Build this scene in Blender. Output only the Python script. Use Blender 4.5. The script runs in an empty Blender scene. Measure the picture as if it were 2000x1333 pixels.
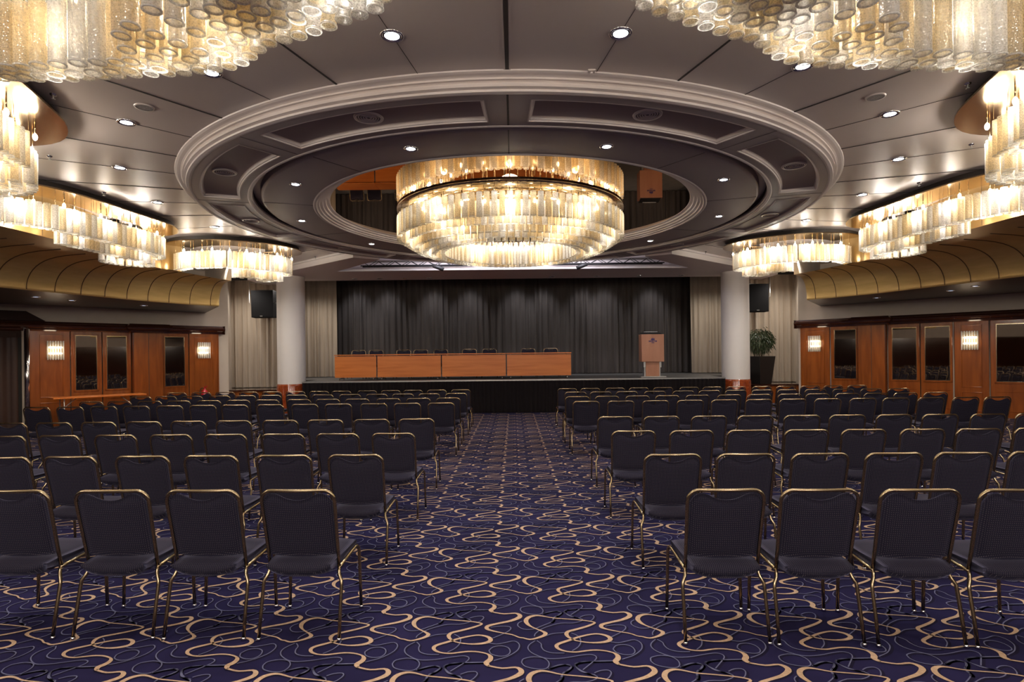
import bpy, math, random
import numpy as np
from mathutils import Vector, Matrix

sc = bpy.context.scene
col = sc.collection
R = math.radians
random.seed(7)

# ------------------------------------------------------------------ camera
F, VX, VY, ROLL, EYE = 1133.0, 1003.0, 694.0, 0.011, 1.65     # pixels at 2000x1333
cam = bpy.data.cameras.new('camera'); camo = bpy.data.objects.new('camera', cam); col.objects.link(camo)
cam.sensor_width = 36.0; cam.lens = F / 2000 * 36
cam.shift_x = -(VX - 1000) / 2000; cam.shift_y = (VY - 666.5) / 2000
cam.clip_start = 0.05; cam.clip_end = 200
camo.matrix_world = Matrix.Translation((0, 0, EYE)) @ Matrix.Rotation(R(90), 4, 'X') @ Matrix.Rotation(-ROLL, 4, 'Z')
sc.camera = camo

# ------------------------------------------------------------------ view and world
sc.view_settings.view_transform = 'Standard'
sc.view_settings.look = 'None'
sc.view_settings.gamma = 1.0
sc.view_settings.use_curve_mapping = False
sc.view_settings.exposure = 0.95
w = bpy.data.worlds.new('world'); sc.world = w; w.use_nodes = True
w.node_tree.nodes['Background'].inputs[0].default_value = (1.0, 0.86, 0.74, 1)
w.node_tree.nodes['Background'].inputs[1].default_value = 0.05
sc.cycles.max_bounces = 8
sc.cycles.transparent_max_bounces = 14
sc.cycles.sample_clamp_indirect = 4.0
sc.cycles.caustics_reflective = False
sc.cycles.caustics_refractive = False

WARM = (1.0, 0.80, 0.56); COOL = (0.93, 0.94, 1.0); BULB = (1.0, 0.94, 0.86)
P_CENTRAL, P_SIDE, P_DOWN, P_SCONCE, P_STAGE = 28.0, 11.0, 50.0, 2.0, 50.0

def light(name, kind, loc, power, color, size=0.05, spot=None, parent=None, blend=0.6, rot=None):
    d = bpy.data.lights.new(name, kind); d.energy = power; d.color = color
    if kind in ('POINT', 'SPOT'): d.shadow_soft_size = size
    if kind == 'SPOT': d.spot_size = R(spot); d.spot_blend = blend
    o = bpy.data.objects.new(name, d); col.objects.link(o); o.location = loc
    if rot: o.rotation_euler = rot
    if parent: o.parent = parent
    return o

# ------------------------------------------------------------------ pixel helpers (only used for measuring)
def unroll(px, py):
    dx, dy = px - VX, py - VY
    return VX + dx - ROLL * dy, VY + dy + ROLL * dx
def at_height(px, py, z):
    x, y = unroll(px, py)
    d = F * (EYE - z) / (y - VY)
    return (x - VX) / F * d, d

# ------------------------------------------------------------------ materials
MATS = {}
def mat(name, color, rough=0.5, metal=0.0, coat=0.0, spec=0.5, aniso=0.0):
    m = bpy.data.materials.new(name); m.use_nodes = True
    b = m.node_tree.nodes['Principled BSDF']
    b.inputs['Base Color'].default_value = (*color, 1); b.inputs['Roughness'].default_value = rough
    b.inputs['Metallic'].default_value = metal; b.inputs['Coat Weight'].default_value = coat
    b.inputs['Coat Roughness'].default_value = 0.12
    b.inputs['Specular IOR Level'].default_value = spec; b.inputs['Anisotropic'].default_value = aniso
    MATS[name] = m; return m
def srgb(r, g, b):
    return tuple(((c / 255 + 0.055) / 1.055) ** 2.4 if c > 10 else c / 255 / 12.92 for c in (r, g, b))
def nodes(m):
    nt = m.node_tree; return nt, nt.nodes, nt.links, nt.nodes['Principled BSDF']

def noisy(m, c1, c2, scale=5.0, stretch=(1, 1, 1), detail=4, bump=0.0, coords='Object', dist=0.0):
    nt, N, L, b = nodes(m)
    tc = N.new('ShaderNodeTexCoord'); mp = N.new('ShaderNodeMapping'); mp.inputs['Scale'].default_value = stretch
    no = N.new('ShaderNodeTexNoise'); no.inputs['Scale'].default_value = scale; no.inputs['Detail'].default_value = detail
    no.inputs['Distortion'].default_value = dist
    cr = N.new('ShaderNodeValToRGB'); cr.color_ramp.elements[0].color = (*c1, 1); cr.color_ramp.elements[1].color = (*c2, 1)
    cr.color_ramp.elements[0].position = 0.3; cr.color_ramp.elements[1].position = 0.7
    L.new(tc.outputs[coords], mp.inputs[0]); L.new(mp.outputs[0], no.inputs['Vector']); L.new(no.outputs['Fac'], cr.inputs[0])
    L.new(cr.outputs[0], b.inputs['Base Color'])
    if bump:
        bp = N.new('ShaderNodeBump'); bp.inputs['Strength'].default_value = bump; bp.inputs['Distance'].default_value = 0.01
        L.new(no.outputs['Fac'], bp.inputs['Height']); L.new(bp.outputs[0], b.inputs['Normal'])
    return m

CEIL = mat('ceiling_satin', (0.54, 0.465, 0.43), 0.34, 0.15)
RING = mat('ring_satin', (0.34, 0.29, 0.285), 0.40, 0.12)
RINGP = mat('ring_panel', (0.27, 0.20, 0.20), 0.5)
MOULD = mat('moulding_paint', (0.66, 0.575, 0.535), 0.45)
JOINT = mat('joint_dark', (0.03, 0.022, 0.018), 0.6)
WHITE = mat('white_paint', (0.80, 0.74, 0.72), 0.5)
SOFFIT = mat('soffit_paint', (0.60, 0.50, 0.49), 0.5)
CREAM = noisy(mat('cream_wall', (0.5, 0.42, 0.34), 0.7), (0.60, 0.51, 0.42), (0.64, 0.55, 0.46), 3.0)
COLUMN = noisy(mat('column_plaster', (0.7, 0.64, 0.6), 0.55), (0.86, 0.81, 0.77), (0.89, 0.84, 0.80), 2.0)
MARBLE = noisy(mat('red_marble', (0.35, 0.05, 0.01), 0.12, coat=0.5), (0.20, 0.028, 0.008), (0.42, 0.085, 0.02), 9.0, detail=8, dist=1.5)
WOOD = noisy(mat('lacquered_cherry', (0.2, 0.06, 0.015), 0.22, coat=0.4), (0.20, 0.048, 0.006), (0.31, 0.082, 0.012), 3.0, (3, 3, 0.35), 6, dist=0.6)
WOODD = noisy(mat('dark_cornice_wood', (0.05, 0.012, 0.006), 0.12, coat=1.0), (0.035, 0.010, 0.005), (0.06, 0.018, 0.008), 3.0, (3, 3, 0.5), 5)
TABLEW = noisy(mat('orange_beech', (0.6, 0.2, 0.05), 0.35, coat=0.2), (0.60, 0.155, 0.022), (0.76, 0.235, 0.045), 2.2, (0.35, 1, 5), 6, dist=0.5)
PODW = noisy(mat('podium_beech', (0.5, 0.25, 0.15), 0.4), (0.46, 0.20, 0.115), (0.55, 0.26, 0.155), 2.0, (3, 3, 0.6), 5)
GOLD = noisy(mat('gold_leaf_panel', (0.42, 0.27, 0.10), 0.34, 0.40), (0.62, 0.415, 0.155), (0.72, 0.50, 0.205), 2.5, (1, 1, 6))
BRASS = mat('polished_brass', (0.60, 0.45, 0.27), 0.16, 1.0)
CHAIRM = mat('bronze_tube', (0.36, 0.275, 0.17), 0.25, 1.0)
CHROME = mat('chrome', (0.78, 0.76, 0.78), 0.12, 1.0)
STEEL = mat('grey_steel', (0.55, 0.54, 0.53), 0.3, 0.8)
MATTEB = mat('speaker_black', (0.010, 0.0095, 0.010), 0.9, spec=0.1)
BLACK = mat('black_plastic', (0.018, 0.017, 0.018), 0.5)
DARK = mat('dark_void', (0.012, 0.010, 0.010), 0.8)
BLACKC = noisy(mat('black_drape', (0.05, 0.04, 0.036), 0.75), (0.060, 0.048, 0.043), (0.085, 0.070, 0.063), 2.0, (4, 4, 0.3))
SKIRT = mat('skirt_drape', (0.014, 0.011, 0.012), 0.9, spec=0.1)
MATTEW = mat('matte_dark_wood', (0.022, 0.007, 0.004), 0.6, spec=0.2)
BEIGE = noisy(mat('beige_drape', (0.42, 0.34, 0.27), 0.8), (0.40, 0.325, 0.25), (0.47, 0.385, 0.30), 2.0, (4, 4, 0.3))
BROWNC = mat('brown_drape', (0.035, 0.012, 0.007), 0.6)
DECK = noisy(mat('stage_deck', (0.09, 0.085, 0.08), 0.5), (0.085, 0.08, 0.075), (0.12, 0.11, 0.105), 4.0)
RUBBER = mat('rubber', (0.02, 0.02, 0.02), 0.7)
REDP = mat('red_enamel', (0.45, 0.01, 0.02), 0.2, coat=0.5)
LABELW = mat('white_sticker', (0.75, 0.75, 0.75), 0.5)
LOGO = mat('navy_print', (0.035, 0.02, 0.16), 0.5)
POT = mat('graphite_pot', (0.022, 0.018, 0.017), 0.35)
LEAF = noisy(mat('leaf_green', (0.03, 0.05, 0.015), 0.4), (0.018, 0.032, 0.010), (0.055, 0.075, 0.025), 12.0)
BARK = mat('bark', (0.09, 0.06, 0.035), 0.8)
SOIL = mat('soil', (0.02, 0.013, 0.009), 0.9)
mat('dark_reflector', (.22,.21,.22), .15, 1.0)
MIRROR = mat('smoked_mirror', (0.36, 0.31, 0.27), 0.02, 1.0)
AMBER = mat('bronze_mirror', (0.42, 0.25, 0.10), 0.015, 1.0)

def emit(name, color, strength):
    m = bpy.data.materials.new(name); m.use_nodes = True
    nt = m.node_tree; nt.nodes.clear()
    e = nt.nodes.new('ShaderNodeEmission'); e.inputs[0].default_value = (*color, 1); e.inputs[1].default_value = strength
    o = nt.nodes.new('ShaderNodeOutputMaterial'); nt.links.new(e.outputs[0], o.inputs[0])
    return m
BULBM = emit('warm_bulb', (1.0, 0.90, 0.74), 12.0); BULBM.cycles.emission_sampling = 'NONE'
DOWNM = emit('downlight_lamp', (0.92, 0.96, 1.0), 7.0); DOWNM.cycles.emission_sampling = 'NONE'
DIMM = emit('downlight_lamp_dim', (0.7, 0.8, 1.0), 1.1); DIMM.cycles.emission_sampling = 'NONE'
SCONM = emit('sconce_lamp', (1.0, 0.85, 0.66), 7.0); SCONM.cycles.emission_sampling = 'NONE'

def glass_tube_mat(name, tint, solid, clear):
    """mottled blown glass: part lets light straight through, part scatters it"""
    m = bpy.data.materials.new(name); m.use_nodes = True
    nt = m.node_tree; N, L = nt.nodes, nt.links; N.clear()
    out = N.new('ShaderNodeOutputMaterial')
    tr = N.new('ShaderNodeBsdfTransparent'); tr.inputs[0].default_value = (*tint, 1)
    df = N.new('ShaderNodeBsdfDiffuse'); df.inputs[0].default_value = (*solid, 1)
    tl = N.new('ShaderNodeBsdfTranslucent'); tl.inputs[0].default_value = (*solid, 1)
    gl = N.new('ShaderNodeBsdfGlossy'); gl.inputs[0].default_value = (1, 0.97, 0.92, 1); gl.inputs['Roughness'].default_value = 0.16
    tc = N.new('ShaderNodeTexCoord'); vo = N.new('ShaderNodeTexVoronoi'); vo.inputs['Scale'].default_value = 95
    L.new(tc.outputs['Object'], vo.inputs['Vector'])
    mr = N.new('ShaderNodeMapRange'); mr.inputs[1].default_value = 0.15; mr.inputs[2].default_value = 0.7
    mr.inputs[3].default_value = 1 - clear - 0.22; mr.inputs[4].default_value = 1 - clear + 0.18
    L.new(vo.outputs['Distance'], mr.inputs[0])
    m1 = N.new('ShaderNodeMixShader'); m1.inputs[0].default_value = 0.62
    L.new(df.outputs[0], m1.inputs[1]); L.new(tl.outputs[0], m1.inputs[2])
    m2 = N.new('ShaderNodeMixShader'); L.new(mr.outputs[0], m2.inputs[0])
    L.new(tr.outputs[0], m2.inputs[1]); L.new(m1.outputs[0], m2.inputs[2])
    m3 = N.new('ShaderNodeMixShader'); m3.inputs[0].default_value = 0.10
    bp = N.new('ShaderNodeBump'); bp.inputs['Strength'].default_value = 0.6; bp.inputs['Distance'].default_value = 0.004
    L.new(vo.outputs['Distance'], bp.inputs['Height']); L.new(bp.outputs[0], gl.inputs['Normal'])
    L.new(m2.outputs[0], m3.inputs[1]); L.new(gl.outputs[0], m3.inputs[2]); L.new(m3.outputs[0], out.inputs[0])
    return m
TUBEC = glass_tube_mat('clear_mottled_glass', (0.97, 0.96, 0.94), (0.88, 0.87, 0.85), 0.40)
TUBEA = glass_tube_mat('amber_mottled_glass', (0.98, 0.92, 0.78), (0.95, 0.84, 0.63), 0.36)
RIM = glass_tube_mat('glass_rim', (1, 1, 1), (0.97, 0.95, 0.91), 0.30)

def fabric():
    m = mat('navy_dotted_fabric', (0.04, 0.04, 0.07), 0.85, spec=0.25)
    nt, N, L, b = nodes(m)
    tc = N.new('ShaderNodeTexCoord'); sp = N.new('ShaderNodeSeparateXYZ'); L.new(tc.outputs['Object'], sp.inputs[0])
    ad = N.new('ShaderNodeMath'); ad.operation = 'ADD'; L.new(sp.outputs['Y'], ad.inputs[0]); L.new(sp.outputs['Z'], ad.inputs[1])
    cb = N.new('ShaderNodeCombineXYZ'); mx = N.new('ShaderNodeMath'); mx.operation = 'MULTIPLY'; mx.inputs[1].default_value = 0.8; L.new(sp.outputs['X'], mx.inputs[0]); L.new(mx.outputs[0], cb.inputs[0])
    mu = N.new('ShaderNodeMath'); mu.operation = 'MULTIPLY'; mu.inputs[1].default_value = 1.0; L.new(ad.outputs[0], mu.inputs[0])
    L.new(mu.outputs[0], cb.inputs[1])
    vo = N.new('ShaderNodeTexVoronoi'); vo.voronoi_dimensions = '2D'; vo.inputs['Scale'].default_value = 112; vo.inputs['Randomness'].default_value = 0.12
    L.new(cb.outputs[0], vo.inputs['Vector'])
    cr = N.new('ShaderNodeValToRGB'); e = cr.color_ramp.elements
    e[0].position = 0.13; e[0].color = (0.10, 0.085, 0.095, 1); e[1].position = 0.24; e[1].color = (0.0115, 0.0095, 0.023, 1)
    L.new(vo.outputs['Distance'], cr.inputs[0]); L.new(cr.outputs[0], b.inputs['Base Color'])
    b.inputs['Sheen Weight'].default_value = 0.22; b.inputs['Sheen Tint'].default_value = (0.62, 0.60, 0.95, 1); b.inputs['Sheen Roughness'].default_value = 0.4
    return m
FABRIC = fabric()

# ------------------------------------------------------------------ mesh builder
class MB:
    def __init__(s): s.v = []; s.f = []; s.m = []; s.sm = []
    def add(s, vs, fs, mi=0, smooth=False):
        o = len(s.v); s.v += [tuple(p) for p in vs]
        for f in fs: s.f.append(tuple(i + o for i in f)); s.m.append(mi); s.sm.append(smooth)
    def box(s, a, b, mi=0, xf=None):
        (x0, y0, z0), (x1, y1, z1) = a, b
        vs = [(x0,y0,z0),(x1,y0,z0),(x1,y1,z0),(x0,y1,z0),(x0,y0,z1),(x1,y0,z1),(x1,y1,z1),(x0,y1,z1)]
        if xf: vs = [xf(*p) for p in vs]
        s.add(vs, [(0,3,2,1),(4,5,6,7),(0,1,5,4),(1,2,6,5),(2,3,7,6),(3,0,4,7)], mi)
    def tube(s, pts, r, n=8, mi=0, closed=False, caps=True):
        pts = [Vector(p) for p in pts]; k = len(pts); rings = []
        up = None
        for i, p in enumerate(pts):
            if closed: t = (pts[(i+1) % k] - pts[i-1])
            else: t = pts[min(i+1, k-1)] - pts[max(i-1, 0)]
            t.normalize()
            if up is None:
                up = Vector((0,0,1)) if abs(t.z) < 0.9 else Vector((1,0,0))
            a = up - t * up.dot(t)
            if a.length < 1e-4: a = Vector((1,0,0)) - t * t.x
            a.normalize(); up = a; b = t.cross(a)
            rr = r[i] if isinstance(r, (list, tuple)) else r
            rings.append([p + (a*math.cos(2*math.pi*j/n) + b*math.sin(2*math.pi*j/n)) * rr for j in range(n)])
        vs = [q for g in rings for q in g]; fs = []
        for i in range(k if closed else k-1):
            i2 = (i+1) % k
            for j in range(n): fs.append((i*n+j, i*n+(j+1)%n, i2*n+(j+1)%n, i2*n+j))
        if caps and not closed: fs.append(tuple(reversed(range(n)))); fs.append(tuple((k-1)*n+j for j in range(n)))
        s.add(vs, fs, mi, True)
    def lathe(s, prof, c=(0,0), n=48, mi=0, smooth=True, a0=0.0, a1=2*math.pi):
        full = abs(a1-a0-2*math.pi) < 1e-6; m = n if full else n+1
        vs = []
        for i in range(m):
            a = a0 + (a1-a0)*i/n
            for r, z in prof: vs.append((c[0]+r*math.cos(a), c[1]+r*math.sin(a), z))
        p = len(prof); fs = []
        for i in range(n):
            i2 = (i+1) % m
            for j in range(p-1): fs.append((i*p+j, i2*p+j, i2*p+j+1, i*p+j+1))
        s.add(vs, fs, mi, smooth)
    def sweep(s, path, prof, mi=0, smooth=False, side=1, caps=True):
        """profile (offset to the side, z) swept along a plan path with mitred corners"""
        k = len(path); p = len(prof); vs = []
        for i in range(k):
            a = Vector(path[max(i-1,0)]); b = Vector(path[i]); c = Vector(path[min(i+1,k-1)])
            d1 = (b-a).normalized() if i > 0 else (c-b).normalized(); d2 = (c-b).normalized() if i < k-1 else d1
            n1 = Vector((-d1.y, d1.x)); n2 = Vector((-d2.y, d2.x)); nn = (n1+n2)
            nn = nn / max(nn.length_squared/2, 0.3) if nn.length > 1e-5 else n1
            for o, z in prof: q = b + nn*o*side; vs.append((q.x, q.y, z))
        fs = [(i*p+j, (i+1)*p+j, (i+1)*p+j+1, i*p+j+1) for i in range(k-1) for j in range(p-1)]
        if caps: fs += [tuple(range(p)), tuple((k-1)*p+j for j in reversed(range(p)))]
        s.add(vs, fs, mi, smooth)
    def poly(s, pts, z, mi=0): s.add([(x, y, z) for x, y in pts], [tuple(range(len(pts)))], mi)
    def sphere(s, c, r, n=10, mi=0, sz=1.0):
        prof = [(r*math.sin(math.pi*i/6), c[2] - r*sz*math.cos(math.pi*i/6)) for i in range(7)]
        s.lathe(prof, (c[0], c[1]), n, mi)
    def mesh(s, name, mats):
        me = bpy.data.meshes.new(name); me.from_pydata(s.v, [], s.f)
        me.polygons.foreach_set('material_index', s.m); me.polygons.foreach_set('use_smooth', s.sm)
        for m in (mats if isinstance(mats, (list, tuple)) else [mats]): me.materials.append(m)
        me.update(); return me
    def build(s, name, mats, parent=None):
        o = bpy.data.objects.new(name, s.mesh(name, mats)); col.objects.link(o)
        if parent: o.parent = parent
        return o
def bevel(o, wd=0.005, seg=2, sub=0):
    b = o.modifiers.new('bevel', 'BEVEL'); b.width = wd; b.segments = seg; b.limit_method = 'ANGLE'
    return o
def tag(o, label=None, cat=None, group=None, kind=None):
    if label: o['label'] = label
    if cat: o['category'] = cat
    if group: o['group'] = group
    if kind: o['kind'] = kind
    return o
def empty(name, loc=(0,0,0), rz=0.0):
    o = bpy.data.objects.new(name, None); col.objects.link(o); o.location = loc; o.rotation_euler = (0,0,rz)
    o.empty_display_size = 0.1; return o
def dup(root, loc, rz=0.0):
    r = root.copy(); col.objects.link(r); r.location = loc; r.rotation_euler = (0, 0, rz)
    for ch in list(root.children):
        c = ch.copy(); col.objects.link(c); c.parent = r
        for g in ch.children: d = g.copy(); col.objects.link(d); d.parent = c
    return r
def catmull(pts, step, closed=False):
    P = [Vector(p) for p in pts]; n = len(P); out = []
    rng = range(n if closed else n-1)
    for i in rng:
        g = (lambda k: P[k % n]) if closed else (lambda k: P[min(max(k,0),n-1)])
        p0, p1, p2, p3 = g(i-1), g(i), g(i+1), g(i+2)
        for k in range(12):
            t = k/12
            out.append(0.5*((2*p1)+(p2-p0)*t+(2*p0-5*p1+4*p2-p3)*t*t+(3*p1-p0-3*p2+p3)*t**3))
    out.append(P[0] if closed else P[-1])
    L = [0.0]
    for a, b in zip(out, out[1:]): L.append(L[-1]+(b-a).length)
    m = max(2, round(L[-1]/step)); res = []; j = 0
    for k in range(m if closed else m+1):
        t = L[-1]*k/m
        while j < len(L)-2 and L[j+1] < t: j += 1
        u = (t-L[j])/max(L[j+1]-L[j], 1e-9); res.append(out[j].lerp(out[j+1], min(max(u,0),1)))
    return res
ORD = ['first','second','third','fourth','fifth','sixth','seventh','eighth','ninth','tenth','eleventh','twelfth','thirteenth']
H = lambda h: EYE + h          # heights measured from the eye
CX, CY = -0.03, 10.51          # centre of the round ceiling

# ================================================================== FLOOR with woven pattern
def carpet():
    # control points read off one carpet repeat and laid out on the floor plane
    def fp(x, y): return Vector(at_height(960 + x/6.6667, 1140 + y/6.6667, 0))
    TX, TY = 0.693, 0.642
    tanA = [(410,715),(500,735),(600,716),(680,685),(703,655),(660,628),(600,605),(520,570),(470,535),(448,490),(485,447),(570,425),(660,430),(800,455),(1000,470),(1180,485),(1290,500),(1345,520),(1250,562),(1100,605),(1000,632),(975,665),(1000,702),(1060,735),(1130,757),(1280,777),(1420,775),(1520,755),(1548,725),(1500,688),(1400,665),(1300,668),(1150,700),(1000,750),(880,790),(845,822),(880,862),(980,892),(1100,900),(1200,888),(1320,875),(1450,880),(1580,907),(1640,945),(1645,985),(1615,1020),(1650,1055)]
    wA = [10,12,16,22,24,14,10,11,22,28,26,18,12,9,9,10,10,14,18,19,20,24,18,12,9,11,18,24,26,20,14,13,16,19,20,22,17,10,12,13,12,11,10,24,30,30,20]
    tanB = [(1430,365),(1580,386),(1720,378),(1790,402),(1795,435),(1700,478),(1550,512),(1440,542),(1432,575),(1500,602),(1650,632),(1800,657),(1900,690)]
    wB = [12,12,14,26,30,22,19,24,24,14,9,9,9]
    seg = [(fp(*p), wd) for p, wd in zip(tanA, wA)] + [(fp(*p) + Vector((0, -TY)), wd) for p, wd in zip(tanB, wB)]
    end = seg[0][0] + Vector((TX, -TY)); seg.append((end, wA[0]))
    grays = [
        [(395,1020),(420,985),(550,960),(680,978),(745,1030),(740,1090),(680,1120),(560,1115),(440,1085),(395,1040),(395,1020)],
        [(560,695),(570,660),(650,600),(750,560),(900,522),(1060,520),(1165,495),(1180,470),(1100,445),(1020,430),(965,395),(945,365),(1000,345),(1160,335),(1360,330)],
        [(570,750),(495,800),(475,850),(520,905),(640,960),(760,985),(950,975),(1150,942),(1280,930),(1355,950),(1360,990),(1290,1050),(1190,1130)],
        [(590,750),(645,790),(650,830),(690,880),(800,910),(950,912)],
        [(1583,860),(1620,815),(1720,800),(1820,825),(1868,880),(1840,925),(1740,933),(1630,905),(1583,860)],
        [(1550,765),(1650,777),(1750,758),(1860,738),(1945,780),(1958,850),(1900,910),(1830,950),(1700,992)],
        [(1590,1015),(1400,1020),(1200,1022),(1100,1048),(1090,1080),(1160,1135),(1250,1172),(1350,1195)],
        [(1340,1170),(1420,1140),(1520,1135),(1560,1170),(1530,1230),(1480,1260)],
        [(750,1110),(860,1070),(960,1060),(1040,1085),(1010,1130),(930,1170),(920,1220),(880,1275)],
        [(700,690),(800,657),(950,645)],
        [(1040,650),(1130,692),(1163,760),(1130,830),(1050,882)],
        [(400,495),(350,520),(345,560),(420,600),(540,600),(650,560),(790,500),(805,455),(905,390),(870,366),(780,372),(660,402)],
        [(1480,560),(1600,545),(1720,552),(1748,585),(1700,632),(1560,702)]]
    def ribbon(pts, wd, z, sub):
        P = [p for p in pts]; n = len(P); out = []; ws = []
        g = lambda k: P[min(max(k,0),n-1)]
        for i in range(n-1):
            p0,p1,p2,p3 = g(i-1),g(i),g(i+1),g(i+2)
            for k in range(sub):
                t = k/sub
                out.append(0.5*((2*p1)+(p2-p0)*t+(2*p0-5*p1+4*p2-p3)*t*t+(3*p1-p0-3*p2+p3)*t**3)); ws.append(wd[i]*(1-t)+wd[i+1]*t)
        out.append(P[-1]); ws.append(wd[-1])
        vs = []; fs = []
        for i, p in enumerate(out):
            t = (out[min(i+1,len(out)-1)] - out[max(i-1,0)]).normalized(); nn = Vector((-t.y, t.x))*ws[i]/2
            vs += [(p.x+nn.x, p.y+nn.y, z), (p.x-nn.x, p.y-nn.y, z)]
        for i in range(len(out)-1): fs.append((2*i+1, 2*i+3, 2*i+2, 2*i))
        return vs, fs
    def tile(sub):
        V, Fc, M = [], [], []
        def put(r, mi):
            o = len(V); V.extend(r[0]); Fc.extend([tuple(i+o for i in f) for f in r[1]]); M.extend([mi]*len(r[1]))
        gp = [[fp(*p) for p in g] for g in grays]
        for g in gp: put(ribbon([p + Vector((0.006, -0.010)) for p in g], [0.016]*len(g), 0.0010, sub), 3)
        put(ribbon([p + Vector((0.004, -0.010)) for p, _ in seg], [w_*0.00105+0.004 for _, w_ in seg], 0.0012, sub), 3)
        for g in gp: put(ribbon(g, [0.0062]*len(g), 0.0016, sub), 2)
        put(ribbon([p for p, _ in seg], [w_*0.00105 for _, w_ in seg], 0.0022, sub), 1)
        return np.array(V), np.array(Fc), np.array(M)
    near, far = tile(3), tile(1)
    vs = [np.array([(-15.2,-6.2,0),(15.2,-6.2,0),(15.2,22,0),(-15.2,22,0)], float)]; fs = [np.array([(0,1,2,3)])]; ms = [np.array([0])]
    o = 4; base = fp(1000, 700)
    for j in range(-3, 26):
        y = base.y + j*TY
        if y > 16.8: continue
        half = 1.06*max(y+0.7, 1.2) + 0.7
        if y > 9: half = min(half, 12.3)
        for i in range(-22, 23):
            x = base.x + i*TX
            if abs(x) > half: continue
            if x > 0 and y > 17.6 + (8.75-abs(x))*1.14 or x <= 0 and y > 17.6 + (8.75-abs(x))*1.14: continue
            V, Fc, M = near if y < 6 else far
            vs.append(V + np.array([i*TX, j*TY, 0])); fs.append(Fc + o); ms.append(M); o += len(V)
    V = np.concatenate(vs); Fc = np.concatenate(fs); M = np.concatenate(ms)
    me = bpy.data.meshes.new('floor'); me.vertices.add(len(V)); me.vertices.foreach_set('co', V.ravel())
    me.loops.add(Fc.size); me.loops.foreach_set('vertex_index', Fc.ravel())
    me.polygons.add(len(Fc)); me.polygons.foreach_set('loop_start', np.arange(len(Fc))*4)
    me.polygons.foreach_set('material_index', M)
    me.update(calc_edges=True)
    base_m = noisy(mat('carpet_navy', (0.02, 0.017, 0.06), 0.95, spec=0.1), (0.0125, 0.010, 0.037), (0.024, 0.0195, 0.068), 1.6, detail=8)
    tan_m = noisy(mat('carpet_tan', (0.5, 0.33, 0.2), 0.95, spec=0.1), (0.48, 0.315, 0.20), (0.60, 0.41, 0.27), 60.0)
    gray_m = mat('carpet_slate', (0.15, 0.15, 0.24), 0.95, spec=0.1)
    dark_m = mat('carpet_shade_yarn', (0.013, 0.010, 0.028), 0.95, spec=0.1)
    for m in (base_m, tan_m, gray_m, dark_m): me.materials.append(m)
    ob = bpy.data.objects.new('floor', me); col.objects.link(ob); tag(ob, kind='structure')
carpet()

# ================================================================== WALLS
AX, AY, UX, UY = 8.75, 17.6, 0.659, -0.752
def wall_s(px):
    r = abs(px - VX) / F
    return (17.6*r - 8.75) / (0.659 + 0.752*r)
def wpt(side, s, d, z):                 # s along the wall towards the viewer, d into the room
    return (side*(AX + UX*s - 0.752*d), AY + UY*s - 0.659*d, z)

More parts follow.
